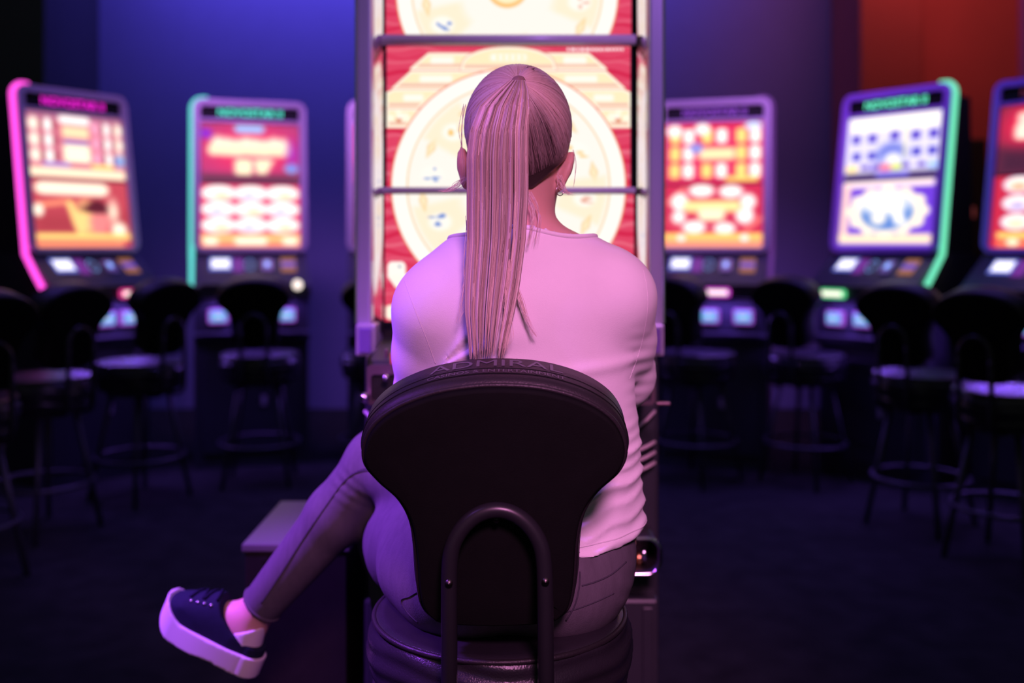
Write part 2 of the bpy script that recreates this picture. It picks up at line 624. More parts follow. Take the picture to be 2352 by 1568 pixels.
def build_main_machine():
    root = thing('slot_machine', 'tall slot machine with three stacked lit screens, played by the seated woman', 'slot machine', (0, DS, 0))
    off = np.array([0, DS, 0])

    def part(name, g, m, parent=root, smooth=False):
        v = np.asarray(g[0], float) - off
        return link(name, mk_mesh(name, v, g[1], smooth, M[m] if isinstance(m, str) else m), parent)

    X = lambda px, d=DS: (px - CX) * d / FPX
    Z = lambda py, d=DS: CAMH - (py - HZ) * d / FPX
    # housing
    part('cabinet', g_box(X(836), X(1512), DS + 0.03, DS + 0.52, Z(800), Z(-290), 0.015), 'black_plastic')
    part('lower_cabinet', g_box(X(846), X(1506), DS - 0.06, DS + 0.50, 0.30, Z(800) - 0.002, 0.012), 'cab_blue')
    part('pedestal', g_box(X(840, 2.36), X(1508, 2.36), DS - 0.10, DS + 0.50, 0.0, Z(1372, 2.33), 0.008), 'cab_blue')
    # screens
    place = lambda u, v: (X(u), np.zeros_like(u) - 0.0, Z(v))
    for nm, pc in (('upper_screen', screen_top_pic()), ('middle_screen', screen_mid_pic()), ('lower_screen', screen_low_pic())):
        me = pc.mesh(nm, place, M['screen'])
        s = link(nm, me, root)
        u0, u1, v0, v1 = pc.ext
        o = [(X(u0) - 0.009, Z(v1) - 0.006), (X(u1) + 0.009, Z(v1) - 0.006), (X(u1) + 0.009, Z(v0) + 0.006), (X(u0) - 0.009, Z(v0) + 0.006)]
        i = [(X(u0), Z(v1)), (X(u1), Z(v1)), (X(u1), Z(v0)), (X(u0), Z(v0))]
        part('screen_gasket', g_frame(o, i, DS - 0.004, DS + 0.03), 'gasket', s)
    # cross bars
    for y, h in ((94, 0.0135), (438, 0.0085)):
        c = [(X(878), DS - 0.012, Z(y)), (X(1458), DS - 0.012, Z(y))]
        part('cross_bar', g_tube(c, h, 14), 'bar', smooth=True)
    # angled mirror strips and columns either side
    for sgn in (-1, 1):
        fx = (lambda q: X(q)) if sgn < 0 else (lambda q: X(2 * 1171.5 - q))
        poly = [(fx(880), DS - 0.005), (fx(863), DS - 0.028), (fx(858), DS - 0.028), (fx(858), DS + 0.03), (fx(880), DS + 0.03)]
        part('mirror_strip', g_prism(poly, 2, Z(760), Z(-280)), 'chrome')
        cp = rrect(min(fx(829), fx(863)), max(fx(829), fx(863)), DS - 0.075, DS + 0.10, 0.008, 4)
        col = part('column', g_prism(cp, 2, Z(738), Z(-300)), 'satin', smooth=False)
        part('edge_strip', g_box(min(fx(826), fx(831)), max(fx(826), fx(831)), DS - 0.075, DS + 0.09, Z(738), Z(-300), 0.001), 'chrome', col)
        pil = part('column_foot', g_box(min(fx(830), fx(874)), max(fx(830), fx(874)), DS - 0.09, DS + 0.08, Z(808), Z(738), 0.004), 'satin')
        part('foot_glass', g_box(min(fx(838), fx(866)), max(fx(838), fx(866)), DS - 0.096, DS - 0.06, Z(802), Z(746), 0.003), 'violet_glass', pil)
    # console below the screens
    d = 2.16
    part('console_frame', g_frame(rrect(X(843, d), X(1505, d), Z(930, d), Z(838, d), 0.01),
                                  rrect(X(852, d), X(1496, d), Z(922, d), Z(860, d), 0.008), d, d + 0.03), 'brown_metal')
    part('console_panel', g_box(X(850, d), X(1498, d), d + 0.012, DS - 0.05, Z(926, d), Z(856, d), 0.003), 'black_plastic')
    part('console_side', g_box(X(840, d), X(843, d), d, DS - 0.05, Z(930, d), Z(820, d), 0.001), 'cab_blue')
    part('console_side', g_box(X(1505, d), X(1508, d), d, DS - 0.05, Z(930, d), Z(820, d), 0.001), 'cab_blue')
    deck = part('button_deck', g_prism([(d + 0.0, Z(840, d)), (d + 0.02, Z(838, d) + 0.008), (DS - 0.02, Z(838, d) + 0.035), (DS - 0.02, Z(845, d))], 0, X(846, d), X(1502, d)), 'black_plastic')
    for k in range(7):
        x = X(930, d) + k * 0.075
        g = g_lathe([(0.0, 0.012), (0.018, 0.012), (0.022, 0.008), (0.024, 0.0)], 20, x, d + 0.09)
        v = [(a, b, c + Z(838, d) + 0.017) for a, b, c in g[0]]
        part('push_button', (v, g[1]), M['chrome'], deck, True)
    for px, py, dd, r in ((838, 913, 2.14, 0.011), (886, 868, 2.14, 0.008), (1500, 837, 2.14, 0.007)):
        c = P(px, py, dd)
        bm = bmesh.new()
        bmesh.ops.create_icosphere(bm, subdivisions=2, radius=r)
        v = [tuple(np.array(q.co) + c) for q in bm.verts]
        bm.verts.index_update()
        f = [[q.index for q in p.verts] for p in bm.faces]
        bm.free()
        st = g_tube([c, c + np.array([0, 0.03, 0])], r * 0.5, 8)
        part('knob', cat((v, f), st), 'chrome', smooth=True)
    part('card_slot', g_box(X(896, d), X(905, d), d + 0.004, d + 0.03, Z(836, d), Z(812, d), 0.001), emis('red_lamp', lin((225, 60, 80)), 0.8))
    part('bracket', g_box(X(876, d), X(884, d), d + 0.05, d + 0.07, Z(838, d), Z(808, d), 0.002), 'brown_metal')
    part('hook_arm', g_box(X(1508, d), X(1541, d), d + 0.004, d + 0.02, Z(932, d), Z(925, d), 0.002), 'brown_metal')
    # curved bright ribs on the lower door
    for k, py in enumerate((1000, 1040, 1064, 1088)):
        pts = []
        for q in np.linspace(-1, 1, 33):
            rise = (abs(q) ** 6) * (0.06 if k == 0 else 0.028)
            pts.append((q * (X(1509, 2.3) - X(1171, 2.3)) + X(1171, 2.3), 2.30 + 0.05 * q ** 4 - 0.02, Z(py + 8, 2.3) + rise))
        part('curved_rib', g_tube(pts, 0.0042 if k else 0.0036, 8), 'bar', smooth=True)
    # coin tray with a bright rim
    d = 2.22
    poly = rrect(X(838, d), X(1517, d), Z(1318, d), Z(1236, d), 0.03, 6)
    inner = rrect(X(843, d), X(1512, d), Z(1313, d), Z(1240, d), 0.026, 6)
    tray = part('coin_tray', g_frame(poly, inner, d, d + 0.15), 'black_plastic')
    part('tray_back', g_box(X(846, d), X(1506, d), d + 0.10, d + 0.15, Z(1314, d), Z(1240, d), 0.004), 'brown_metal', tray)
    rim = [(x, d - 0.002, z) for x, z in poly]
    part('tray_rim', g_tube(rim, 0.0042, 8, closed=True), 'chrome', tray, True)
    for px in (1452, 1468):
        part('coin_roll', g_tube([P(px, 1268, d + 0.05), P(px, 1302, d + 0.05)], 0.0085, 12), 'gold', tray, True)
    part('chute', g_tube([P(1478, 1258, d + 0.03), P(1481, 1292, d + 0.03)], 0.0065, 10), 'chrome', tray, True)
    # split line on the pedestal
    part('pedestal_door', g_box(X(1478, 2.30), X(1502, 2.30), DS - 0.106, DS - 0.095, 0.02, Z(1400, 2.30), 0.003), 'cab_blue')
    return root


build_main_machine()

# low box beside it
bx = thing('storage_box', 'low dark box lit violet on top, behind the raised shoe', 'box', (-0.50, 2.30, 0))
link('box_body', mk_mesh('box_body', *g_box(-0.118, 0.118, 0.004, 0.386, 0, 0.556, 0.003), m=M['box_side']), bx)
link('box_lid', mk_mesh('box_lid', *g_box(-0.125, 0.125, 0.0, 0.39, 0.556, 0.574, 0.003), m=M['box_wood']), bx)
link('screw_head', mk_mesh('screw_head', *g_tube([(-0.075, 0.0, 0.535), (-0.075, 0.005, 0.535)], 0.005, 10), m=M['screw']), bx)

# ------------------------------------------------------------------ machines along the back
LEAN = math.atan2(0.14, 0.895)
S0Y, S0Z = 0.06, 1.215


def hd(x, s, n=0.0):
    """point on the leaning head: x across, s up the slope, n out towards the player"""
    return (x, S0Y + s * math.sin(LEAN) - n * math.cos(LEAN), S0Z + s * math.cos(LEAN) + n * math.sin(LEAN))


def hd_geo(g):
    return [hd(x, z, -y) for x, y, z in g[0]], g[1]


CA, CB = np.array([0.05, 1.20]), np.array([-0.16, 1.045])     # console slope, top and bottom (y, z)
CDIR = (CB - CA) / np.linalg.norm(CB - CA)
CNRM = np.array([CDIR[1], -CDIR[0]]) * np.sign(-CDIR[0])


def con_geo(x0, x1, c0, c1, t):
    """flat slab lying on the console slope; c from 0 (top) to 1 (bottom)"""
    L = np.linalg.norm(CB - CA)
    v, f = g_box(x0, x1, c0 * L, c1 * L, 0.0005, t, min(t, 0.004) * 0.4, 1)
    out = []
    for x, c, n in v:
        q = CA + CDIR * c + np.array([-abs(CNRM[0]), abs(CNRM[1])]) * n
        out.append((x, q[0], q[1]))
    return out, f


_cache = {}


def cmesh(key, build, m, smooth=False):
    if key not in _cache:
        g = build()
        _cache[key] = mk_mesh(key.split('#')[0], *g, smooth=smooth, m=m)
    return _cache[key]


def led_path(sgn):
    pts = [hd(sgn * 0.26, 0.917, -0.012), hd(sgn * 0.292, 0.917, -0.012)]
    for k in range(1, 7):
        a = R(90 - 15 * k)
        pts.append(hd(sgn * (0.292 + 0.064 * math.cos(a)), 0.853 + 0.064 * math.sin(a), -0.012))
    for s in np.linspace(0.8, 0.0, 12):
        pts.append(hd(sgn * 0.356, s, -0.012))
    pts += [(sgn * 0.354, 0.03, 1.165), (sgn * 0.353, -0.03, 1.10), (sgn * 0.352, -0.10, 1.03), (sgn * 0.352, -0.16, 0.965)]
    return pts


def pic_m1_up():
    p = Pic(0, 1, 0, 1, 72, 56, (205, 110, 130))
    p.rect(0.0, 0.0, 1, 0.08, (150, 90, 130), 0, 0.8, 0.05)
    p.rect(0.0, 0.84, 1, 0.98, (255, 230, 196), 0.03, 1, 0.04)
    for cu, c in ((0.08, CREAM), (0.22, WHITE), (0.72, (240, 160, 190)), (0.83, WHITE), (0.95, CREAM)):
        for k in range(3):
            p.ell(cu, 0.18 + 0.24 * k, 0.055, 0.10, c, 1, 0.05)
    for cu in (0.15, 0.28, 0.78, 0.9):
        for k in range(3):
            p.rect(cu - 0.022, 0.1 + 0.24 * k, cu + 0.022, 0.26 + 0.24 * k, (150, 60, 80), 0.01, 0.9, 0.03)
    p.rect(0.33, 0.02, 0.66, 0.14, WHITE, 0.05, 1, 0.05)
    p.rect(0.36, 0.18, 0.64, 0.36, (255, 214, 170), 0.02, 1, 0.04)
    p.rect(0.37, 0.40, 0.63, 0.45, (120, 110, 200), 0.02, 1, 0.03)
    p.rect(0.36, 0.47, 0.64, 0.74, (255, 246, 214), 0.03, 1, 0.06)
    p.rect(0.14, 0.76, 0.42, 0.82, (150, 140, 215), 0.02, 1, 0.03)
    p.rect(0.64, 0.76, 0.88, 0.82, (250, 225, 110), 0.02, 1, 0.03)
    p.ell(0.95, 0.68, 0.05, 0.08, (110, 150, 220), 1, 0.06)
    return p


def pic_m1_lo():
    p = Pic(0, 1, 0, 1, 72, 56, (190, 70, 84))
    p.rect(0.0, 0.5, 1, 0.8, (150, 50, 60), 0, 0.6, 0.3)
    p.rect(0.04, 0.03, 0.80, 0.22, (255, 240, 215), 0.09, 1, 0.06)
    p.poly([(0.33, 0.30), (0.40, 0.30), (0.52, 0.78), (0.44, 0.80)], (255, 214, 130), 1, 0.05)
    p.poly([(0.06, 0.34), (0.34, 0.28), (0.34, 0.36), (0.06, 0.42)], (240, 140, 110), 1, 0.05)
    p.ell(0.06, 0.45, 0.05, 0.09, (255, 244, 220), 1, 0.04)
    p.ell(0.55, 0.55, 0.14, 0.25, (250, 205, 130), 1, 0.1)
    p.ell(0.68, 0.62, 0.11, 0.20, (235, 130, 130), 1, 0.08)
    p.ell(0.66, 0.42, 0.17, 0.07, (92, 30, 44), 1, 0.05)
    p.ell(0.66, 0.36, 0.09, 0.08, (92, 30, 44), 1, 0.05)
    p.ell(0.88, 0.74, 0.08, 0.12, (255, 246, 220), 1, 0.07)
    p.ell(0.83, 0.45, 0.05, 0.16, (255, 226, 200), 1, 0.07)
    p.rect(0.02, 0.79, 1.0, 0.88, (250, 210, 120), 0.02, 1, 0.05)
    p.rect(0.02, 0.90, 0.92, 1.0, (244, 140, 104), 0.02, 1, 0.04)
    return p


def pic_m2_up():
    p = Pic(0, 1, 0, 1, 72, 56, (150, 60, 120))
    p.ell(0.5, 0.45, 0.55, 0.45, (226, 50, 96), 1, 0.5)
    p.rect(0.0, 0.86, 1, 1, (96, 50, 70), 0, 1, 0.1)
    p.rect(0.34, 0.03, 0.64, 0.15, (150, 190, 245), 0.04, 1, 0.05)
    for k in range(8):
        p.ell(0.17 + 0.095 * k, 0.36 + 0.02 * (k % 3), 0.065, 0.13, (255, 244, 214), 1, 0.07)
    for k in range(9):
        p.ell(0.13 + 0.092 * k, 0.45, 0.06, 0.09, (255, 232, 190), 1, 0.06)
    p.rect(0.34, 0.60, 0.52, 0.86, (255, 238, 196), 0.05, 1, 0.06)
    p.poly([(0.53, 0.6), (0.74, 0.6), (0.66, 0.84), (0.56, 0.84)], (255, 238, 196), 1, 0.06)
    p.ell(0.92, 0.74, 0.07, 0.08, (110, 176, 235), 1, 0.05)
    p.ell(0.05, 0.18, 0.06, 0.08, (130, 40, 200), 1, 0.06)
    p.ell(0.93, 0.5, 0.06, 0.2, (150, 40, 180), 0.8, 0.1)
    return p


def pic_m2_lo():
    p = Pic(0, 1, 0, 1, 72, 56, (224, 70, 110))
    for r in range(3):
        for c in range(3):
            cu, cv = 0.18 + 0.32 * c, 0.14 + 0.255 * r
            p.ell(cu, cv, 0.175, 0.128, (250, 214, 222), 1, 0.03)
            p.ell(cu, cv, 0.155, 0.108, (255, 248, 240), 1, 0.03)
            if (r + c) % 2 == 0:
                p.ell(cu + 0.03, cv + 0.05, 0.07, 0.05, (248, 200, 150), 0.8, 0.06)
            else:
                p.ell(cu - 0.02, cv + 0.04, 0.07, 0.05, (170, 170, 225), 0.7, 0.06)
    p.rect(0.0, 0.80, 1.0, 0.89, (255, 206, 120), 0.02, 1, 0.05)
    p.rect(0.0, 0.90, 1.0, 1.0, (250, 150, 110), 0.02, 1, 0.04)
    for a, b in ((0.03, 0.17), (0.34, 0.66), (0.82, 0.97)):
        p.rect(a, 0.84, b, 0.96, (255, 240, 214), 0.04, 1, 0.05)
    return p


def pic_m3_up():
    p = Pic(0, 1, 0, 1, 60, 48, (214, 40, 74))
    p.rect(0.0, 0.7, 1, 1, (110, 60, 110), 0, 0.9, 0.15)
    p.ell(0.15, 0.42, 0.07, 0.2, (255, 214, 190), 1, 0.08)
    p.ell(0.55, 0.45, 0.3, 0.2, (255, 236, 200), 1, 0.1)
    return p


def pic_m3_lo():
    p = Pic(0, 1, 0, 1, 60, 48, (92, 44, 66))
    p.ell(0.20, 0.42, 0.08, 0.2, (255, 216, 150), 1, 0.06)
    p.poly([(0.13, 0.45), (0.20, 0.12), (0.27, 0.45)], (255, 216, 150), 1, 0.06)
    p.ell(0.6, 0.45, 0.2, 0.25, (240, 150, 120), 1, 0.08)
    return p


def pic_m4_up():
    p = Pic(0, 1, 0, 1, 72, 56, (214, 40, 88))
    rng = np.random.default_rng(2)
    cols = (0.10, 0.24, 0.43, 0.58, 0.78, 0.92)
    for r in range(3):
        for k, cu in enumerate(cols):
            if r == 1 and k in (2, 3):
                continue
            p.rect(cu - 0.055, 0.10 + 0.29 * r, cu + 0.055, 0.34 + 0.29 * r, (255, 250, 240) if k % 2 else (255, 214, 120), 0.04, 1, 0.04)
    p.rect(0.34, 0.42, 0.72, 0.62, (255, 224, 170), 0.05, 1, 0.06)
    p.ell(0.32, 0.42, 0.07, 0.09, (140, 140, 215), 1, 0.04)
    p.ell(0.09, 0.12, 0.08, 0.10, (255, 248, 240), 1, 0.05)
    p.ell(0.38, 0.10, 0.08, 0.10, (255, 248, 240), 1, 0.05)
    p.ell(0.90, 0.06, 0.09, 0.07, (210, 220, 250), 1, 0.04)
    p.rect(0.62, 0.9, 0.95, 0.98, (255, 214, 110), 0.03, 1, 0.04)
    return p


def pic_m4_lo():
    p = Pic(0, 1, 0, 1, 72, 56, (200, 44, 78))
    for a, b in (((0.02, 0.28), (0.2, 0.04)), ((0.8, 0.72), (0.98, 0.50)), ((0.02, 0.56), (0.18, 0.74))):
        q = np.array(a), np.array(b)
        p.poly([q[0], q[1], q[1] + [0.03, 0.05], q[0] + [0.03, 0.05]], (244, 130, 120), 0.9, 0.04)
    for cu, cv, ru, rv in ((0.38, 0.10, 0.13, 0.10), (0.68, 0.12, 0.12, 0.10), (0.16, 0.28, 0.09, 0.14), (0.15, 0.52, 0.07, 0.10),
                           (0.31, 0.68, 0.12, 0.10), (0.62, 0.70, 0.11, 0.09), (0.82, 0.50, 0.09, 0.13), (0.85, 0.28, 0.08, 0.12)):
        p.ell(cu, cv, ru, rv, (255, 246, 240), 1, 0.05)
    p.rect(0.20, 0.26, 0.78, 0.44, (255, 222, 150), 0.05, 1, 0.06)
    p.rect(0.35, 0.38, 0.62, 0.58, (255, 236, 196), 0.05, 1, 0.06)
    p.rect(0.0, 0.78, 1, 0.89, (255, 204, 110), 0.02, 1, 0.04)
    p.rect(0.0, 0.90, 1, 1, (250, 160, 124), 0.02, 1, 0.04)
    p.ell(0.18, 0.85, 0.04, 0.05, WHITE, 1, 0.03)
    p.ell(0.82, 0.85, 0.04, 0.05, WHITE, 1, 0.03)
    return p


def pic_m5_up():
    p = Pic(0, 1, 0, 1, 72, 56, (222, 214, 240))
    p.rect(0.03, 0.02, 0.97, 0.24, (255, 246, 238), 0.06, 1, 0.05)
    for a, b in ((0.10, 0.28), (0.28, 0.28), (0.52, 0.26), (0.74, 0.28), (0.92, 0.28)):
        p.rect(a - 0.045, b, a + 0.045, b + 0.14, (82, 60, 190), 0.01, 1, 0.03)
    for a, b in ((0.12, 0.56), (0.29, 0.56), (0.76, 0.54), (0.92, 0.54)):
        p.rect(a - 0.045, b, a + 0.045, b + 0.13, (70, 60, 190), 0.01, 1, 0.03)
    p.ell(0.5, 0.62, 0.16, 0.18, (110, 120, 210), 1, 0.1)
    p.ell(0.52, 0.72, 0.10, 0.12, (240, 236, 250), 1, 0.08)
    p.rect(0.63, 0.2, 0.65, 0.7, (245, 236, 150), 0.005, 1, 0.03)
    for cu, c in ((0.08, (255, 225, 150)), (0.32, (180, 170, 235)), (0.56, (214, 225, 120)), (0.44, (235, 120, 150)), (0.95, (160, 190, 245))):
        p.ell(cu, 0.82, 0.07, 0.06, c, 1, 0.05)
    for a in (0.22, 0.34, 0.66, 0.82):
        p.rect(a - 0.04, 0.77, a + 0.04, 0.84, (84, 50, 180), 0.01, 1, 0.03)
    p.rect(0.0, 0.90, 1, 1, (54, 30, 90), 0, 1, 0.06)
    p.rect(0.35, 0.89, 0.7, 0.97, (120, 110, 220), 0.02, 1, 0.04)
    return p


def pic_m5_lo():
    p = Pic(0, 1, 0, 1, 72, 56, (106, 58, 205))
    p.rect(0.0, 0.0, 0.97, 0.10, (252, 226, 226), 0.03, 1, 0.04)
    p.rect(0.0, 0.05, 0.09, 0.9, (250, 206, 196), 0.02, 1, 0.05)
    p.rect(0.0, 0.80, 0.98, 0.94, (255, 226, 190), 0.03, 1, 0.05)
    p.ell(0.5, 0.46, 0.40, 0.34, (255, 240, 220), 1, 0.05)
    for k in range(12):
        a = 2 * math.pi * k / 12
        p.ell(0.5 + 0.37 * math.cos(a), 0.46 + 0.31 * math.sin(a), 0.07, 0.08, (255, 238, 214), 1, 0.04)
    p.ell(0.5, 0.47, 0.28, 0.27, (84, 124, 200), 1, 0.06)
    p.ell(0.47, 0.34, 0.26, 0.16, (255, 248, 240), 1, 0.12)
    p.ell(0.42, 0.56, 0.08, 0.10, (250, 240, 226), 1, 0.07)
    p.poly([(0.5, 0.3), (0.62, 0.3), (0.72, 0.66), (0.6, 0.66)], (255, 248, 242), 1, 0.06)
    return p


def pic_m6_up():
    p = Pic(0, 1, 0, 1, 72, 56, (110, 40, 66))
    p.ell(0.3, 0.3, 0.3, 0.35, (222, 36, 74), 1, 0.3)
    p.rect(0.16, 0.10, 0.62, 0.34, (255, 214, 196), 0.05, 1, 0.06)
    p.rect(0.14, 0.28, 0.5, 0.50, (255, 226, 206), 0.06, 1, 0.06)
    p.rect(0.0, 0.62, 1, 1, (60, 30, 52), 0, 0.8, 0.2)
    return p


def pic_m6_lo():
    p = Pic(0, 1, 0, 1, 72, 56, (196, 40, 70))
    for r in range(3):
        for c in range(3):
            cu, cv = 0.22 + 0.30 * c, 0.12 + 0.26 * r
            p.ell(cu, cv, 0.145, 0.12, (214, 196, 240), 1, 0.03)
            p.ell(cu, cv, 0.125, 0.10, (255, 240, 226), 1, 0.04)
            p.ell(cu, cv + 0.03, 0.07, 0.05, ((244, 150, 110), (170, 150, 230), (250, 214, 170))[(r + c) % 3], 0.8, 0.06)
    p.rect(0.05, 0.78, 1, 0.87, (255, 206, 110), 0.02, 1, 0.04)
    p.rect(0.05, 0.88, 1, 1, (244, 110, 84), 0.02, 1, 0.04)
    p.ell(0.2, 0.92, 0.06, 0.05, (255, 240, 200), 1, 0.03)
    return p


E_BLUE = emis('slot_light_blue', lin((104, 178, 232)), 1.0)
E_BLUEW = emis('slot_light_core', lin((225, 225, 250)), 1.0)
E_VIO = emis('slot_light_violet', lin((168, 84, 226)), 0.9)
E_INFO = emis('info_display', lin((240, 238, 255)), 1.5)
E_INFO_E = emis('info_display_edge', lin((110, 120, 230)), 1.0)
E_ORA = emis('ticket_slot_amber', lin((190, 120, 60)), 0.7)
E_INDI = emis('ticket_slot_indigo', lin((110, 80, 210)), 0.8)
E_DOT = emis('ring_dots', lin((130, 170, 250)), 1.6)
E_PURP = emis('key_patch', lin((140, 48, 176)), 0.6)
E_LAMP = emis('lamp_warm', lin((255, 236, 226)), 1.5)


def far_machine(px, d, rz, label, led, header, up, lo, bezel, bar=None, bars_x=0.1, acc=(-0.2, 0.2), bar_in=None, lamp=None, led_k=1.1, head_k=1.0,
                led_sides=(-1, 1)):
    fx = P(px, 0, d)
    loc = (fx[0] + 0.06 * math.sin(rz), d - 0.06 * math.cos(rz), 0)
    root = thing('slot_machine', label, 'slot machine', loc, rz, 'slot machines along the back wall')
    root.scale = (0.93, 1, 1)
    q = lambda key, build, m, parent=root, smooth=False: link(key.split('#')[0], cmesh(key, build, m, smooth), parent)
    body = q('cabinet', lambda: g_prism([(-0.06, 0), (-0.06, 0.70), (-0.13, 0.72), (-0.14, 0.755), (-0.09, 0.77), (-0.09, 0.94), (-0.19, 0.965), (-0.20, 1.03),
                                         (-0.16, 1.045), (0.05, 1.20), (0.06, 1.214), (0.48, 1.214), (0.48, 0)], 0, -0.34, 0.34), M['cab_blue'])
    q('lower_door', lambda: g_box(-0.29, 0.29, -0.072, -0.058, 0.08, 0.64, 0.005), M['cab_blue'])
    q('lock_plate', lambda: g_box(0.055, 0.085, -0.08, -0.07, 0.34, 0.40, 0.006), M['bezel'])
    hh = q('screen_housing', lambda: hd_geo(g_prism(rrect(-0.34, 0.34, 0.0, 0.905, 0.05), 1, 0.012, 0.10)), M['black_plastic'])
    q('rear_housing', lambda: g_prism([(0.10, 1.215), (0.235, 2.06), (0.44, 2.06), (0.47, 1.215)], 0, -0.31, 0.31), M['black_plastic'])

    def bez():
        o = rrect(-0.348, 0.348, 0.0, 0.91, 0.06)
        o2 = []
        for x, z in o:
            o2.append((x, z))
        i = rrect(-0.306, 0.306, 0.028, 0.872, 0.018)
        return hd_geo(g_frame(o2, i, -0.022, 0.016))
    b = q('bezel#' + bezel, bez, M[bezel])
    q('bezel_bridge#' + bezel, lambda: hd_geo(g_box(-0.308, 0.308, -0.020, 0.014, 0.772, 0.792, 0.004)), M[bezel], b)
    q('header_panel', lambda: hd_geo(g_box(-0.305, 0.305, -0.006, 0.012, 0.794, 0.871, 0.002)), M['gasket'])
    # header lettering
    if 'nov' not in _cache:
        v, f = text_geo('NOVOSTAR II', 0.062, 0.02)
        xs = [p[0] for p in v]
        k = 0.395 / (max(xs) - min(xs))
        _cache['nov'] = ([hd(x * k, 0.833 + y, 0.0075) for x, y, z in v], f)
    link('lettering', mk_mesh('lettering', *_cache['nov'], m=emis('lettering_light', lin(header), 1.7 * head_k)), root)
    for nm, pc, s0, s1 in (('upper_screen', up, 0.412, 0.770), ('lower_screen', lo, 0.030, 0.402)):
        pl = lambda u, v, s0=s0, s1=s1: ((u - 0.5) * 0.606, *[np.array(c) for c in zip(*[hd(0, s1 - t * (s1 - s0), 0.002)[1:] for t in v])])
        link(nm, pc.mesh(nm, pl, M['screen_far']), root)
    q('screen_divider', lambda: hd_geo(g_box(-0.305, 0.305, -0.008, 0.012, 0.402, 0.412, 0.001)), M['gasket'])
    lm = emis('led_tube_light', lin(led), led_k)
    for sg in led_sides:
        q('led_strip#%d%s' % (sg, led), lambda: g_tube(led_path(sg), 0.0165, 10), lm, root, True)
    # console
    inf = q('info_display', lambda: con_geo(-0.25, -0.12, 0.10, 0.55, 0.004), E_INFO_E)
    q('display_core', lambda: con_geo(-0.238, -0.132, 0.16, 0.48, 0.0055), E_INFO, inf)
    q('key_panel', lambda: con_geo(-0.115, -0.05, 0.12, 0.62, 0.003), E_PURP)

    def dots():
        gs = []
        for k in range(12):
            a = 2 * math.pi * k / 12
            x, c = -0.012 + 0.027 * math.cos(a), 0.36 + 0.18 * math.sin(a)
            gs.append(con_geo(x - 0.003, x + 0.003, c - 0.012, c + 0.012, 0.006))
        return cat(*gs)
    q('ring_light', dots, E_DOT)
    rb = q('round_button', lambda: con_geo(0.06, 0.125, 0.20, 0.60, 0.010), M['bezel'])
    q('button_lamp', lambda: con_geo(0.078, 0.104, 0.30, 0.46, 0.013), E_DOT, rb)
    ts = q('ticket_slot', lambda: con_geo(0.175, 0.265, 0.12, 0.62, 0.004), E_ORA)
    q('slot_mouth', lambda: con_geo(0.178, 0.262, 0.29, 0.45, 0.008), E_INDI, ts)
    q('console_lip', lambda: g_box(-0.30, 0.30, -0.207, -0.17, 1.030, 1.046, 0.005), M['cab_blue'])
    for k, ax in enumerate(acc):
        a = q('note_acceptor', lambda: g_box(-0.060, 0.060, -0.118, -0.085, -0.041, 0.041, 0.012), E_VIO)
        a.location = (ax, 0, 0.86)
        sl = q('slot_light', lambda: g_box(-0.046, 0.046, -0.127, -0.112, -0.029, 0.029, 0.007, 3), E_BLUE, a)
        q('slot_core', lambda: g_box(-0.020, 0.020, -0.1285, -0.120, -0.007, 0.007, 0.003), E_BLUEW, sl)
    q('lower_shelf', lambda: g_box(-0.30, 0.30, -0.16, -0.10, 0.752, 0.768, 0.004), M['cab_blue'])
    ld = bpy.data.lights.new('deck_fill', 'AREA')  # added light with no visible source, brightens the panel below the deck
    ld.shape, ld.size, ld.size_y, ld.color, ld.energy = 'RECTANGLE', 0.5, 0.02, (0.25, 0.10, 1.0), 4.0
    lo_ = link('deck_fill', ld, root, (0, -0.165, 0.955))
    lo_.rotation_euler = (R(-8), 0, 0)
    if bar:
        bo = q('start_button#%s%.2f' % (bar, bars_x), lambda: g_box(bars_x - 0.082, bars_x + 0.082, -0.222, -0.195, 0.975, 1.022, 0.012), emis('start_button_rim', lin(bar), 1.1))
        q('button_lamp#%s%.2f' % (bar, bars_x), lambda: g_box(bars_x - 0.068, bars_x + 0.068, -0.228, -0.21, 0.986, 1.011, 0.008), E_LAMP, bo)
    if lamp is not None:
        q('round_lamp#%.2f' % lamp, lambda: g_tube([(lamp, -0.222, 1.035), (lamp, -0.19, 1.035)], 0.028, 14), E_LAMP)
    return root


PINK, TEAL, VIO, MINT = (238, 70, 200), (96, 226, 214), (172, 84, 226), (112, 236, 186)
far_machine(197, 5.45, R(54), 'slot machine outlined by a pink light tube, farthest left', PINK, (222, 30, 196), pic_m1_up(), pic_m1_lo(), 'bezel',
            bar=(240, 60, 150), bars_x=0.12, acc=(-0.29, 0.02, 0.17), led_sides=(-1,), led_k=2.0)
far_machine(577, 5.8, R(17), 'slot machine outlined by a teal light tube, with nine white ovals on its screen', TEAL, (70, 214, 190), pic_m2_up(), pic_m2_lo(), 'bezel',
            acc=(-0.2, 0.2), lamp=0.26, led_sides=(-1,))
far_machine(925, 5.85, R(8), 'slot machine mostly hidden behind the left side of the big lit machine', VIO, (150, 84, 210), pic_m3_up(), pic_m3_lo(), 'bezel',
            acc=(-0.2, 0.2), led_k=0.25, led_sides=(1,))
far_machine(1636, 5.75, R(-17), 'slot machine outlined by a violet light tube, just right of the big lit machine', VIO, (128, 60, 190), pic_m4_up(), pic_m4_lo(), 'bezel',
            bar=(226, 70, 226), bars_x=0.05, acc=(0.0, 0.2), head_k=0.8, led_sides=(1,))
far_machine(2028, 5.4, R(-52), 'slot machine in a purple-lit frame outlined by a mint green light tube', MINT, (96, 226, 186), pic_m5_up(), pic_m5_lo(), 'bezel_glow_tint',
            bar=(96, 230, 150), bars_x=-0.14, acc=(-0.2, -0.02), led_sides=(1,))
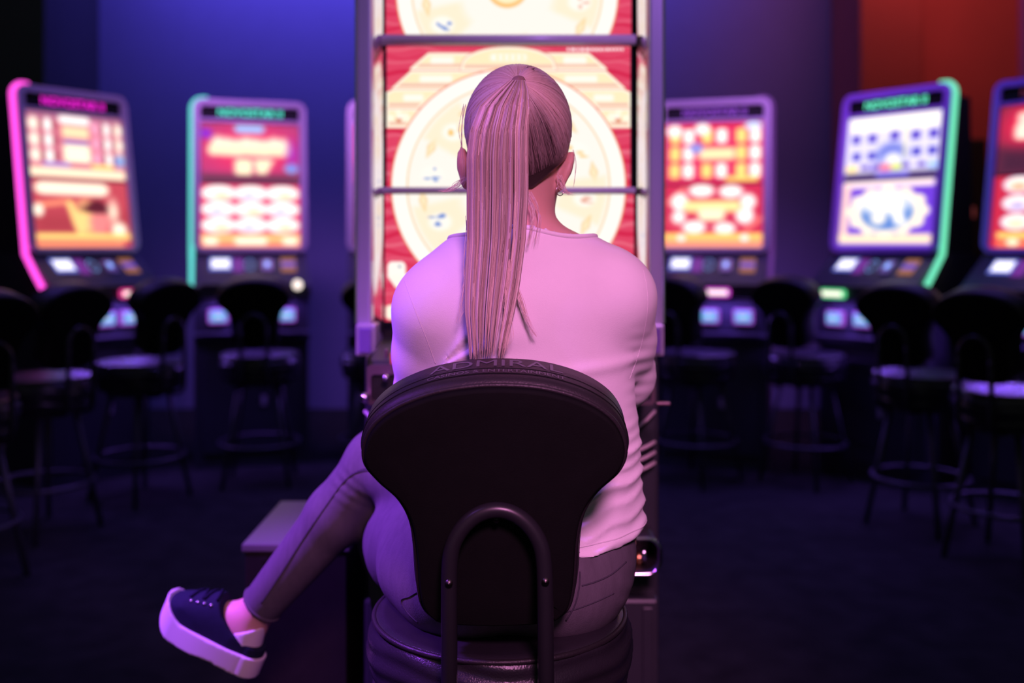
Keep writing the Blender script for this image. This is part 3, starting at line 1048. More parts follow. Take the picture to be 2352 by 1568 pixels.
far_machine(2402, 4.9, R(-54), 'slot machine cut off by the right edge of the picture', VIO, (96, 30, 56), pic_m6_up(), pic_m6_lo(), 'bezel_glow_tint',
            acc=(-0.02, 0.2), head_k=0.5, led_k=0.6, led_sides=(1,))
# a small dark speaker box on the red wall behind the mint machine
sp = thing('wall_box', 'flat black box on the red wall right of the mint green machine', 'box', (3.42, 7.55, 0))
link('box_body', mk_mesh('box_body', *g_box(-0.13, 0.13, -0.12, 0.0, 0.5, 2.05, 0.02), m=M['black_plastic']), sp)
link('signal_lamp', mk_mesh('signal_lamp', *g_box(-0.03, 0.03, -0.13, -0.118, 1.46, 1.54, 0.01), m=emis('signal_red', lin((120, 50, 50)), 0.7)), sp)

# ------------------------------------------------------------------ bar stools
SX, SY, SEATZ = float(P(1148, 0, 1.6)[0]), 1.60, 0.69
TILT = R(13)
PAD_O = np.array([P(1138, 0, 1.4)[0], 1.335, 1.05])
PU, PF = np.array([0, -math.sin(TILT), math.cos(TILT)]), np.array([0, math.cos(TILT), math.sin(TILT)])


def ray_plane(px, py, o, n):
    dvec = P(px, py, 1.0) - np.array([0, 0, CAMH])
    t = np.dot(o - np.array([0, 0, CAMH]), n) / np.dot(dvec, n)
    return np.array([0, 0, CAMH]) + dvec * t


# plate origin: back face of the pad passes through the plate's top edge
PAD_O = ray_plane(1138, 876, np.array([0, 1.335, 1.08]), np.array([0, 1.0, 0]))
outline_px = [(1140, 826), (1060, 832), (985, 848), (910, 880), (860, 921), (838, 968), (842, 1012), (875, 1052), (918, 1096), (943, 1150), (954, 1230),
              (959, 1310), (968, 1360), (990, 1393), (1025, 1411), (1138, 1417), (1255, 1410), (1292, 1392), (1314, 1360), (1324, 1300), (1330, 1200),
              (1343, 1130), (1371, 1078), (1420, 1030), (1439, 985), (1428, 935), (1395, 893), (1330, 856), (1240, 832)]
mid = PAD_O + PF * 0.085
out2 = []
for a, b in outline_px:
    a, b = 1138 + (a - 1138) * 0.984, b + 7 - 50 * max(0.0, b - 1050) / 367
    q = ray_plane(a, b, mid, PF) - mid
    out2.append((q[0], q.dot(PU)))
OUT = spline(out2, 6, closed=True)
_t = np.roll(OUT, -1, 0) - np.roll(OUT, 1, 0)
_t /= np.linalg.norm(_t, axis=1)[:, None]
ONRM = np.stack([_t[:, 1], -_t[:, 0]], 1)
if np.sum(ONRM * (OUT - OUT.mean(0))) < 0:
    ONRM = -ONRM


def pad_ring(w, inset, smooth_in=0.0):
    q = OUT - ONRM * inset
    if smooth_in:
        q = OUT.mean(0) + (OUT - OUT.mean(0)) * (1 - smooth_in)
    sag = 0.10 * (q[:, 0] ** 2)          # the pad wraps slightly round the sitter
    base = PAD_O - np.array([SX, SY, 0])
    return base + q[:, :1] * np.array([1.0, 0, 0]) + q[:, 1:2] * PU + (w + sag[:, None]) * PF


def loft(rings, cap0=True, cap1=True):
    n = len(rings[0])
    V = np.concatenate(rings)
    F = []
    for k in range(len(rings) - 1):
        for i in range(n):
            j = (i + 1) % n
            F.append([k * n + i, k * n + j, (k + 1) * n + j, (k + 1) * n + i])
    V = list(map(tuple, V))
    for flag, r0 in ((cap0, 0), (cap1, (len(rings) - 1) * n)):
        if flag:
            V.append(tuple(np.mean(np.array(V[r0:r0 + n]), 0)))
            c = len(V) - 1
            for i in range(n):
                F.append([r0 + i, r0 + (i + 1) % n, c])
    return V, F


def cap_mid(w, s):
    return pad_ring(w, 0, s)


def pad_point(i_f, w, prof):
    """surface point of the cushion rim: i_f fractional outline index, w depth"""
    i0 = int(math.floor(i_f)) % len(OUT)
    i1 = (i0 + 1) % len(OUT)
    fr = i_f - math.floor(i_f)
    ins = np.interp(w, [p[0] for p in prof], [p[1] for p in prof])
    a = pad_ring(w, ins - 0.0006)
    return a[i0] * (1 - fr) + a[i1] * fr


def build_stool():
    root = thing('bar_stool', 'x', 'stool', (SX, SY, 0), 0, 'black bar stools with paddle-shaped backs')
    q = lambda name, g, m, parent=root, smooth=True: link(name, mk_mesh(name, *g, smooth=smooth, m=M[m]), parent)
    back = q('backrest', loft([pad_ring(0.0, 0.04), pad_ring(0.0, 0.0125), pad_ring(0.0002, 0.0115), pad_ring(0.0018, 0.0095), pad_ring(0.0025, 0.0090), pad_ring(0.010, 0.0075), pad_ring(0.012, 0.012)], True, False), 'pad_back')
    prof = [(0.018, 0.010), (0.021, 0.003), (0.034, -0.0005), (0.072, -0.0015), (0.098, -0.0022), (0.106, 0.007), (0.110, 0.025)]
    q('piping', g_tube(pad_ring(0.0135, 0.0065), 0.0038, 8, closed=True), 'pad_edge', back)
    q('cushion', loft([pad_ring(w, i) for w, i in prof] + [pad_ring(0.112, 0.05)], False, True), 'pad_edge', back)
    for w_ in (0.040, 0.060):
        q('rim_seam', g_tube(pad_ring(w_, -0.0006), 0.0013, 6, closed=True), 'pad_back', back)
    # raised lettering along the top of the rim
    seg = np.linalg.norm(np.roll(OUT, -1, 0) - OUT, axis=1)
    n = len(OUT)
    s = np.concatenate([[0], np.cumsum(seg)])
    tot = s[-1]
    idx = lambda a: np.interp(a % tot, s, np.arange(n + 1))
    for body, size, wc, width in (('ADMIRAL', 0.036, 0.078, 0.19), ('CASINOS & ENTERTAINMENT', 0.015, 0.050, 0.195)):
        v, f = text_geo(body, size)
        xs = [p[0] for p in v]
        k = width / (max(xs) - min(xs))
        # outline starts at the top centre and runs to the photo's left, so text x runs against it
        rings = {}
        out = []
        for x, y, z in v:
            w = wc + y * 0.95
            key = round(w, 4)
            if key not in rings:
                ins = np.interp(w, [p[0] for p in prof], [p[1] for p in prof])
                rings[key] = pad_ring(w, ins - 0.0007)
            fi = idx(-x * k)
            i0 = int(fi) % n
            fr = fi - int(fi)
            r_ = rings[key]
            out.append(tuple(r_[i0] * (1 - fr) + r_[(i0 + 1) % n] * fr))
        q('lettering', (out, f), 'emboss', back, False)
    # bent tube behind the pad
    cpx = [(1032, 1568), (1032, 1480), (1032, 1380), (1033, 1300), (1041, 1250), (1066, 1208), (1100, 1181), (1140, 1171), (1180, 1180), (1216, 1208), (1241, 1250),
           (1250, 1300), (1252, 1380), (1253, 1480), (1254, 1568)]
    base = np.array([SX, SY, 0])
    pth = [P(a, b, 1.362) - base for a, b in cpx]
    lo0, lo1 = pth[0], pth[-1]
    dn = lambda p: [np.array([p[0], -0.10, 0.53]), np.array([p[0], -0.20, 0.535]), np.array([p[0], p[1] + 0.002, 0.57])]
    pth = dn(lo0) + pth + dn(lo1)[::-1]
    tb = q('back_tube', g_tube(spline(pth, 5), 0.0112, 12), 'tube')
    fy = np.array([0, 1.0, 0])
    for a, b in ((1031, 1340), (1253, 1336), (1140, 1192)):
        c = P(a, b, 1.350 if b > 1200 else 1.366) - base
        q('screw', cat(g_tube([c + fy * 0.03, c - fy * 0.0016], 0.0052, 14), g_tube([c - fy * 0.001, c - fy * 0.0024], 0.0022, 6)), 'screw', tb)

    # seat: puffy drum with piping and slack folds
    def wob(th, j, r, z):
        if z > SEATZ - 0.012 or z < SEATZ - 0.12 or r < 0.19:
            return 0.0
        ph = (SEATZ - z) * 220 + 2.2 * math.sin(2 * th + 0.5) + 1.1 * math.sin(5 * th)
        return 0.0022 * math.sin(ph) + 0.0012 * math.sin(9 * th + z * 60)
    pr = [(0.0, SEATZ - 0.02), (0.08, SEATZ - 0.017), (0.14, SEATZ - 0.011), (0.180, SEATZ - 0.006), (0.196, SEATZ - 0.006), (0.2, SEATZ - 0.010)]
    for k in range(25):
        t = k / 24
        pr.append((0.2005 + 0.0115 * math.sin(math.pi * min(t * 1.25, 1)), SEATZ - 0.012 - 0.112 * t))
    pr += [(0.194, SEATZ - 0.138), (0.175, SEATZ - 0.145), (0.0, SEATZ - 0.145)]
    seat = q('seat', g_lathe(pr, 96, wob=wob), 'vinyl')
    ring = [(0.2 * math.cos(2 * math.pi * k / 72), 0.2 * math.sin(2 * math.pi * k / 72), SEATZ - 0.010) for k in range(72)]
    q('piping', g_tube(ring, 0.0045, 8, closed=True), 'pad_edge', seat)
    q('seat_plate', g_lathe([(0.0, SEATZ - 0.165), (0.16, SEATZ - 0.165), (0.165, SEATZ - 0.155), (0.165, SEATZ - 0.146), (0.0, SEATZ - 0.146)], 36), 'steel_leg')
    for a in (45, 135, 225, 315):
        c, s_ = math.cos(R(a)), math.sin(R(a))
        q('leg', g_tube([(0.13 * c, 0.13 * s_, SEATZ - 0.16), (0.24 * c, 0.24 * s_, 0.0)], 0.0125, 10), 'steel_leg')
    fr = [(0.208 * math.cos(2 * math.pi * k / 40), 0.208 * math.sin(2 * math.pi * k / 40), 0.215) for k in range(40)]
    q('foot_ring', g_tube(fr, 0.010, 8, closed=True), 'steel_leg')
    return root


stool = build_stool()
stool['label'] = 'black padded bar stool the woman sits on, nearest the camera'
for px, d, rz, label in (
        (322, 4.95, 60, 'black bar stool between the pink-lit and teal-lit machines'),
        (98, 4.40, 64, 'black bar stool in front of the pink-lit machine'),
        (-95, 3.75, 58, 'black bar stool cut off by the left edge of the picture'),
        (597, 5.30, 7, 'black bar stool straight in front of the teal-lit machine'),
        (872, 5.40, 5, 'black bar stool mostly hidden behind the big lit machine, left of the woman'),
        (1600, 5.35, -48, 'black bar stool just right of the seated woman, under the violet-lit machine'),
        (1850, 5.30, -48, 'black bar stool between the violet-lit machine and the one with the purple-lit frame'),
        (2114, 4.50, -50, 'black bar stool in front of the mint-lit machine with the purple-lit frame'),
        (2312, 4.00, -54, 'black bar stool cut off by the right edge of the picture')):
    c = copy_tree(stool)
    c['label'] = label
    w = P(px, 0, d)
    c.location = (w[0], w[1], 0)
    c.rotation_euler = (0, 0, R(rz))

# ------------------------------------------------------------------ the woman: distance-field modelling
V3 = lambda *a: np.array(a, float)


class Field:
    def __init__(s, lo, hi, h):
        s.lo, s.h = np.array(lo, float), h
        s.n = np.ceil((np.array(hi) - s.lo) / h).astype(int) + 1
        s.F = np.full(tuple(s.n), 1.0, np.float32)
        s.ax = [s.lo[i] + h * np.arange(s.n[i]) for i in range(3)]

    def box(s, lo, hi):
        a = np.clip(np.floor((np.array(lo) - s.lo) / s.h).astype(int), 0, s.n)
        b = np.clip(np.ceil((np.array(hi) - s.lo) / s.h).astype(int) + 1, 0, s.n)
        sl = tuple(slice(a[i], b[i]) for i in range(3))
        if any(b[i] <= a[i] for i in range(3)):
            return None, None
        g = np.meshgrid(*[s.ax[i][sl[i]].astype(np.float32) for i in range(3)], indexing='ij', sparse=True)
        return sl, g

    def add(s, prim, k=0.0, sub=False, m=0.03):
        lo, hi, fn = prim
        mm = max(k, m) + 2 * s.h
        sl, g = s.box(np.array(lo) - mm, np.array(hi) + mm)
        if sl is None:
            return
        d = fn(*g)
        a = s.F[sl]
        if sub:
            a, d = -a, d
            if k > 0:
                h = np.clip(0.5 + 0.5 * (d - a) / k, 0, 1)
                r = d * (1 - h) + a * h - k * h * (1 - h)
            else:
                r = np.minimum(a, d)
            s.F[sl] = -r
        else:
            if k > 0:
                h = np.clip(0.5 + 0.5 * (d - a) / k, 0, 1)
                s.F[sl] = d * (1 - h) + a * h - k * h * (1 - h)
            else:
                s.F[sl] = np.minimum(a, d)

    def grid(s):
        return np.meshgrid(*[a.astype(np.float32) for a in s.ax], indexing='ij', sparse=True)

    def mesh(s):
        """surface nets"""
        F = s.F
        ins = F < 0
        nx, ny, nz = F.shape
        c = np.zeros((nx - 1, ny - 1, nz - 1), np.int8)
        for i in (0, 1):
            for j in (0, 1):
                for k in (0, 1):
                    c += ins[i:nx - 1 + i, j:ny - 1 + j, k:nz - 1 + k]
        act = (c > 0) & (c < 8)
        I, J, K = np.nonzero(act)
        cid = np.full(act.shape, -1, np.int64)
        cid[I, J, K] = np.arange(len(I))
        cor = [(i, j, k) for i in (0, 1) for j in (0, 1) for k in (0, 1)]
        val = {q: F[I + q[0], J + q[1], K + q[2]] for q in cor}
        acc = np.zeros((len(I), 3))
        cnt = np.zeros(len(I))
        for a in cor:
            for ax in range(3):
                if a[ax] == 0:
                    b = list(a)
                    b[ax] = 1
                    b = tuple(b)
                    va, vb = val[a], val[b]
                    x = (va < 0) != (vb < 0)
                    t = np.where(x, va / np.where(x, va - vb, 1), 0)
                    p = np.tile(np.array(a, float), (len(I), 1))
                    p[:, ax] = t
                    acc += p * x[:, None]
                    cnt += x
        v = s.lo + s.h * (np.stack([I, J, K], 1) + acc / np.maximum(cnt, 1)[:, None])
        quads = []
        for ax in range(3):
            o = [0, 0, 0]
            o[ax] = 1
            A = ins[:nx - o[0], :ny - o[1], :nz - o[2]]
            B = ins[o[0]:, o[1]:, o[2]:]
            e = A != B
            i, j, k = np.nonzero(e)
            u, w = [(1, 2), (2, 0), (0, 1)][ax]
            idx = np.stack([i, j, k], 1)
            ok = (idx[:, u] > 0) & (idx[:, w] > 0) & (idx[:, u] < F.shape[u] - 1) & (idx[:, w] < F.shape[w] - 1)
            idx = idx[ok]
            fl = A[idx[:, 0], idx[:, 1], idx[:, 2]]
            du, dw = np.eye(3, dtype=int)[u], np.eye(3, dtype=int)[w]
            g = lambda q: cid[q[:, 0], q[:, 1], q[:, 2]]
            q = np.stack([g(idx - du - dw), g(idx - dw), g(idx), g(idx - du)], 1)
            q[~fl] = q[~fl][:, ::-1]
            quads.append(q)
        return v, np.concatenate(quads)


def ell(c, r, rot=None):
    c, r = np.array(c, np.float32), np.array(r, np.float32)
    big = float(r.max())
    Rm = np.array(rot, np.float32) if rot is not None else None

    def fn(x, y, z):
        dx, dy, dz = x - c[0], y - c[1], z - c[2]
        if Rm is not None:
            dx, dy, dz = (Rm[0, 0] * dx + Rm[1, 0] * dy + Rm[2, 0] * dz, Rm[0, 1] * dx + Rm[1, 1] * dy + Rm[2, 1] * dz,
                          Rm[0, 2] * dx + Rm[1, 2] * dy + Rm[2, 2] * dz)
        k0 = np.sqrt((dx / r[0]) ** 2 + (dy / r[1]) ** 2 + (dz / r[2]) ** 2)
        k1 = np.sqrt((dx / r[0] ** 2) ** 2 + (dy / r[1] ** 2) ** 2 + (dz / r[2] ** 2) ** 2)
        return k0 * (k0 - 1) / np.maximum(k1, 1e-6)
    return c - big, c + big, fn


def cone(a, b, ra, rb):
    a, b = np.array(a, np.float32), np.array(b, np.float32)
    ba = b - a
    L2 = float(ba.dot(ba))

    def fn(x, y, z):
        px, py, pz = x - a[0], y - a[1], z - a[2]
        t = np.clip((px * ba[0] + py * ba[1] + pz * ba[2]) / L2, 0, 1)
        d = np.sqrt((px - ba[0] * t) ** 2 + (py - ba[1] * t) ** 2 + (pz - ba[2] * t) ** 2)
        return d - (ra + (rb - ra) * t)
    m = max(ra, rb)
    return np.minimum(a, b) - m, np.maximum(a, b) + m, fn


def rot_y(a):
    return np.array(Matrix.Rotation(a, 3, 'Y'))


def rot_z(a):
    return np.array(Matrix.Rotation(a, 3, 'Z'))


# --- joints -------------------------------------------------------------------
HC = P(1190, 297, 1.62)                                   # middle of the skull
NB, NT = P(1192, 566, 1.60), P(1192, 440, 1.615)
SHL, ELL_, WRL = P(1000, 712, 1.60), P(980, 905, 1.68), P(1035, 868, 1.93)
SHR, ELR, WRR = P(1410, 686, 1.62), P(1428, 862, 1.73), P(1345, 850, 1.98)
HPL, KNL, ANL = P(1095, 1262, 1.61), P(908, 1232, 2.0), V3(-0.175, 1.90, 0.325)
HPR, KNR, ANR = P(1290, 1258, 1.61), P(872, 1064, 1.90), P(572, 1424, 1.985)

torso = [(ell(P(1205, 770, 1.625), (0.160, 0.100, 0.175)), 0),
         (ell(P(1180, 690, 1.605), (0.150, 0.082, 0.11)), 0.05),
         (ell(P(1220, 1010, 1.63), (0.166, 0.100, 0.20)), 0.06),
         (ell(P(1210, 1210, 1.63), (0.178, 0.105, 0.14)), 0.06),
         (cone(SHL, SHL * 0.4 + SHR * 0.6, 0.048, 0.062), 0.04),
         (cone(SHR, SHL * 0.6 + SHR * 0.4, 0.050, 0.062), 0.04),
         (cone(P(1190, 575, 1.60), P(1040, 668, 1.605), 0.040, 0.034), 0.05),
         (cone(P(1190, 575, 1.60), P(1385, 642, 1.62), 0.044, 0.038), 0.05)]
bust = [(ell(P(1110, 800, 1.715), (0.06, 0.05, 0.06)), 0.05), (ell(P(1290, 800, 1.715), (0.06, 0.05, 0.06)), 0.05)]
arms = [(cone(SHL, SHL * 0.5 + ELL_ * 0.5, 0.054, 0.051), 0.035), (cone(SHL * 0.5 + ELL_ * 0.5, ELL_, 0.051, 0.043), 0.02), (cone(ELL_, WRL, 0.043, 0.027), 0.02),
        (cone(SHR, SHR * 0.5 + ELR * 0.5, 0.053, 0.051), 0.035), (cone(SHR * 0.5 + ELR * 0.5, ELR, 0.051, 0.045), 0.02), (cone(ELR, WRR, 0.044, 0.027), 0.02)]
hips2 = [(ell(P(990, 1292, 1.66), (0.085, 0.10, 0.080)), 0.04), (ell(P(1062, 1340, 1.575), (0.092, 0.092, 0.078)), 0.04), (ell(P(1270, 1342, 1.575), (0.090, 0.092, 0.076)), 0.04)]
hips = [(ell(P(1185, 1240, 1.625), (0.180, 0.115, 0.125)), 0), (ell(P(1085, 1305, 1.590), (0.100, 0.095, 0.095)), 0.04),
        (ell(P(1302, 1300, 1.590), (0.098, 0.095, 0.095)), 0.04)]
mL, mR = HPL * 0.5 + KNL * 0.5 + V3(-0.022, 0, -0.004), HPR * 0.5 + KNR * 0.5
cL, cR = KNL * 0.70 + ANL * 0.30, KNR * 0.68 + ANR * 0.32
legL = [(cone(HPL, mL, 0.094, 0.090), 0.04), (cone(mL, KNL, 0.090, 0.070), 0.02), (cone(KNL, cL, 0.060, 0.054), 0.02), (cone(cL, ANL, 0.054, 0.034), 0.02)]
legR = [(cone(HPR, mR, 0.090, 0.076), 0.04), (cone(mR, KNR, 0.076, 0.060), 0.02), (cone(KNR, cR, 0.056, 0.052), 0.02), (cone(cR, ANR, 0.052, 0.033), 0.02)]


def hand_prims(w, fwd, side):
    fwd = fwd / np.linalg.norm(fwd)
    lat = np.cross(fwd, V3(0, 0, 1))
    lat /= np.linalg.norm(lat)
    dn = V3(0, 0, -1)
    out = [(cone(w, w + fwd * 0.03, 0.025, 0.024), 0.015)]
    for k in range(4):
        o = (k - 1.5) * 0.019
        a = w + fwd * 0.025 + lat * o * 0.6
        kn = w + fwd * (0.082 - 0.004 * abs(k - 1.3)) + lat * o + dn * 0.002
        out.append((cone(a, kn, 0.013, 0.0105), 0.012))
        ln = (0.036, 0.042, 0.040, 0.030)[k if side > 0 else 3 - k]
        m = kn + fwd * ln + dn * 0.008
        t = m + fwd * ln * 0.55 + dn * 0.016
        out.append((cone(kn, m, 0.0092, 0.0082), 0.002))
        out.append((cone(m, t, 0.0082, 0.0070), 0.002))
    a = w + fwd * 0.02 - lat * side * 0.018
    b = w + fwd * 0.055 - lat * side * 0.045 + dn * 0.006
    c = b + fwd * 0.035 - lat * side * 0.006 + dn * 0.008
    out.append((cone(a, b, 0.014, 0.0105), 0.008))
    out.append((cone(b, c, 0.0100, 0.0080), 0.002))
    return out


hands = hand_prims(WRL, V3(0.15, 1, 0.05), 1) + hand_prims(WRR, V3(-0.12, 1, 0.04), -1)
head = [(ell(HC, (0.074, 0.094, 0.092)), 0), (ell(HC + V3(0, 0.030, -0.055), (0.062, 0.066, 0.080)), 0.02),
        (ell(HC + V3(0, 0.060, -0.100), (0.036, 0.034, 0.030)), 0.03), (ell(HC + V3(0, 0.012, -0.075), (0.058, 0.062, 0.055)), 0.03),
        (cone(HC + V3(0, 0.092, -0.010), HC + V3(0, 0.108, -0.045), 0.008, 0.012), 0.012),
        (ell(HC + V3(0, 0.088, -0.072), (0.024, 0.010, 0.009)), 0.008), (ell(HC + V3(0, 0.086, -0.084), (0.020, 0.010, 0.008)), 0.006),
        (cone(NB, NT, 0.056, 0.050), 0.03), (cone(NT, HC + V3(0, -0.012, -0.06), 0.050, 0.052), 0.03)]
eyes = [(ell(HC + V3(sx * 0.031, 0.097, -0.008), (0.017, 0.012, 0.009)), 0.008) for sx in (-1, 1)]
EARL, EARR = P(1067, 384, 1.615), P(1297, 390, 1.600)
ears = []
for c, sg, tilt in ((EARL, -1, R(-8)), (EARR, 1, R(22))):
    rm = rot_z(sg * R(24)) @ rot_y(tilt)
    ears += [(ell(c, (0.0085, 0.020, 0.035), rm), 0.006), (ell(c + rm @ V3(0, 0.0, -0.026), (0.008, 0.011, 0.013), rm), 0.006),
             (cone(c + V3(-sg * 0.018, 0.012, 0.0), c, 0.016, 0.010), 0.01)]
XR = (KNR - ANR) / np.linalg.norm(KNR - ANR)              # up the crossed shin
# shoe frame of the crossed foot
HEEL, TOE = P(586, 1547, 1.97), P(586 - 0.87 * 258, 1547 - 0.49 * 258, 1.97 + 0.045)
SXA = (TOE - HEEL) / np.linalg.norm(TOE - HEEL)
SUP = XR - SXA * XR.dot(SXA)
SUP[1] *= 0.35
SUP = SUP - SXA * SUP.dot(SXA)
SUP /= np.linalg.norm(SUP)
SLA = np.cross(SUP, SXA)
shoe = lambda x, y, z: HEEL + SXA * x + SLA * y + SUP * z
footR = [(cone(ANR, shoe(0.046, 0, 0.062), 0.033, 0.027), 0.02), (cone(shoe(0.046, 0, 0.060), shoe(0.175, 0, 0.050), 0.026, 0.020), 0.02), (cone(ANR, shoe(0.12, 0, 0.072), 0.033, 0.025), 0.02)]
footL = [(cone(ANL, ANL + V3(0, -0.02, -0.055), 0.033, 0.030), 0.02), (cone(ANL + V3(0, 0, -0.055), ANL + V3(0, 0.14, -0.06), 0.028, 0.022), 0.02)]

person = thing('person', 'blonde woman with a ponytail in white top and grey jeans, seated back to camera', 'person', (SX, SY, 0))
POFF = np.array([SX, SY, 0])


def pmesh(name, v, f, m, parent=person, smooth=True):
    return link(name, mk_mesh(name, np.asarray(v) - POFF, f, smooth, m), parent)


def relax(v, f, it=2):
    """light smoothing of a quad mesh"""
    v = v.copy()
    for _ in range(it):
        acc = np.zeros_like(v)
        n = np.zeros(len(v))
        for k in range(4):
            a, b = f[:, k], f[:, (k + 1) % 4]
            np.add.at(acc, a, v[b])
            np.add.at(acc, b, v[a])
            np.add.at(n, a, 1)
            np.add.at(n, b, 1)
        v = v * 0.5 + 0.5 * acc / np.maximum(n, 1)[:, None]
    return v


# --- body ---------------------------------------------------------------------
fb = Field((-0.66, 1.42, 0.20), (0.28, 2.16, 1.60), 0.0055)
for grp in (torso, bust, arms, hips, legL, legR, head, hands, footR, footL):
    for pr, k in grp:
        fb.add(pr, k)
for pr, k in ears:
    fb.add(pr, k)
for pr, k in eyes:
    fb.add(pr, k, sub=True)
bv, bf = fb.mesh()
bv = relax(bv, bf, 1)
body = pmesh('body', bv, bf, M['skin'])
for sx in (-1, 1):
    bm = bmesh.new()
    bmesh.ops.create_uvsphere(bm, u_segments=12, v_segments=8, radius=0.0105)
    bm.verts.index_update()
    ev = [np.array(q.co) + HC + V3(sx * 0.031, 0.083, -0.008) for q in bm.verts]
    ef = [[q.index for q in p.verts] for p in bm.faces]
    bm.free()
    pmesh('eye', ev, ef, M['sock'], body)
fb = None

# --- white top ----------------------------------------------------------------
fs = Field((-0.25, 1.46, 0.765), (0.285, 2.06, 1.30), 0.0038)
for grp in (torso, bust, arms):
    for pr, k in grp:
        fs.add(pr, k, m=0.04)
for pr, k in hips:
    fs.add(pr, 0.03, m=0.04)
gx, gy, gz = fs.grid()
F = fs.F - 0.0095
# soft folds: slack gathers on the right flank, pulls from the left armpit, a crease under the shoulder blades
sm = lambda a, b, t: np.clip((t - a) / (b - a), 0, 1) ** 2 * (3 - 2 * np.clip((t - a) / (b - a), 0, 1))
ux = gx + 0.0 * gy + 0.0 * gz
wav = gz - 0.22 * np.maximum(ux - 0.02, 0) * 1.0 + 0.004 * np.sin(gx * 22 + 1.3) + 0.003 * np.sin(gx * 61 + gy * 30)
flank = sm(0.02, 0.15, gx) * sm(1.02, 0.93, gz) * sm(0.775, 0.80, gz)
fold = 0.5 + 0.5 * np.sin(2 * math.pi * (wav / 0.0235) + 1.6 * np.sin(gz * 31 + gx * 9))
fold2 = 0.5 + 0.5 * np.sin(2 * math.pi * (wav / 0.043) + 2.0)
F = F - flank * (0.0042 * fold ** 2 + 0.0030 * fold2)
ap = P(1003, 850, 1.54)                                       # armpit on the left
dx, dz = gx - ap[0], gz - ap[2]
an, rd = np.arctan2(dz, dx), np.sqrt(dx * dx + dz * dz)
pull = sm(0.20, 0.03, rd) * sm(-0.35, 0.05, an) * sm(1.15, 0.75, an) * sm(1.66, 1.58, gy)
F = F - pull * 0.0062 * (0.5 + 0.5 * np.sin(an * 15 + 8 * rd))
band = gz - P(1300, 855, 1.53)[2] - 0.10 * (gx - 0.08)
F = F - 0.0040 * np.exp(-(band / 0.010) ** 2) * sm(-0.02, 0.10, gx) * sm(1.66, 1.58, gy)
cr = sm(0.10, 0.03, np.sqrt((gx - ELR[0]) ** 2 + (gz - ELR[2] - 0.02) ** 2)) * sm(0.17, 0.20, gx)
F = F - cr * 0.0016 * (0.5 + 0.5 * np.sin(2 * math.pi * gz / 0.022))
# hem, neckline, cuffs
hemz = 0.793 + 0.10 * np.maximum(gx - 0.07, 0) + 0.02 * np.maximum(gy - 1.55, 0)
hemz = hemz + 1.3 * np.maximum(-0.105 - gx, 0)
F = np.maximum(F, hemz - gz)
nk = (np.sqrt(((gx - NB[0] - 0.006) / 0.113) ** 2 + ((gy - 1.622) / 0.078) ** 2) - 1) * 0.078
F = np.maximum(F, np.minimum(-nk, 10 * (gz - 1.205)) if False else -np.maximum(nk, 1.15 - gz))
for w, e in ((WRL, ELL_), (WRR, ELR)):
    ax = (w - e) / np.linalg.norm(w - e)
    q = (gx - w[0]) * ax[0] + (gy - w[1]) * ax[1] + (gz - w[2]) * ax[2] + 0.01
    F = np.where((gy > 1.80), np.maximum(F, q), F)
fs.F = F.astype(np.float32)
sv, sf = fs.mesh()
sv = relax(sv, sf, 2)
shirt = pmesh('top', sv, sf, M['shirt'])
shirt_bvh = BVHTree.FromPolygons([tuple(p) for p in sv], sf.tolist())
fs = None

# --- jeans --------------------------------------------------------------------
fj = Field((-0.62, 1.44, 0.30), (0.26, 2.12, 0.97), 0.0046)
for pr, k in hips:
    fj.add(pr, k, m=0.04)
gx, gy, gz = fj.grid()
fj.F = np.maximum(fj.F, gz - (0.84 + 0.0 * gx)).astype(np.float32)
for grp in (hips2, legL, legR):
    for pr, k in grp:
        fj.add(pr, k, m=0.04)
F = fj.F - 0.0055
for a, k_, cut in ((ANR, KNR, 0.040), (ANL, KNL, 0.04)):
    ax = (k_ - a) / np.linalg.norm(k_ - a)
    q = (gx - a[0]) * ax[0] + (gy - a[1]) * ax[1] + (gz - a[2]) * ax[2]
    near = np.sqrt((gx - a[0]) ** 2 + (gy - a[1]) ** 2 + (gz - a[2]) ** 2) < 0.13
    F = np.where(near, np.maximum(F, cut - q), F)
# creases behind the crossed knee and at the hip
for c, wd, sp in ((P(800, 1120, 1.86), 0.06, 0.018), (P(1390, 1330, 1.56), 0.07, 0.026)):
    r_ = np.sqrt((gx - c[0]) ** 2 + (gy - c[1]) ** 2 + (gz - c[2]) ** 2)
    F = F - 0.0028 * sm(wd, 0.01, r_) * (0.5 + 0.5 * np.sin(2 * math.pi * (gz * 0.8 + gx * 0.5) / sp))
fj.F = F.astype(np.float32)
jv, jf = fj.mesh()
jv = relax(jv, jf, 1)
jeans = pmesh('jeans', jv, jf, M['jeans'])
jeans_bvh = BVHTree.FromPolygons([tuple(p) for p in jv], jf.tolist())
fj = None


def trace(bvh, pts, lift=0.0, n=8, lo=1.0):
    """points of a surface seen along a photo polyline"""
    out = []
    for px, py in spline(pts, n):
        dv = Vector(P(px, py, 1.0) - np.array([0, 0, CAMH])).normalized()
        h = bvh.ray_cast(Vector((0, 0, CAMH)) + dv * lo, dv)
        if h[0] is not None:
            out.append(np.array(h[0] + h[1] * lift * (1 if h[1].dot(dv) < 0 else -1)))
    return out


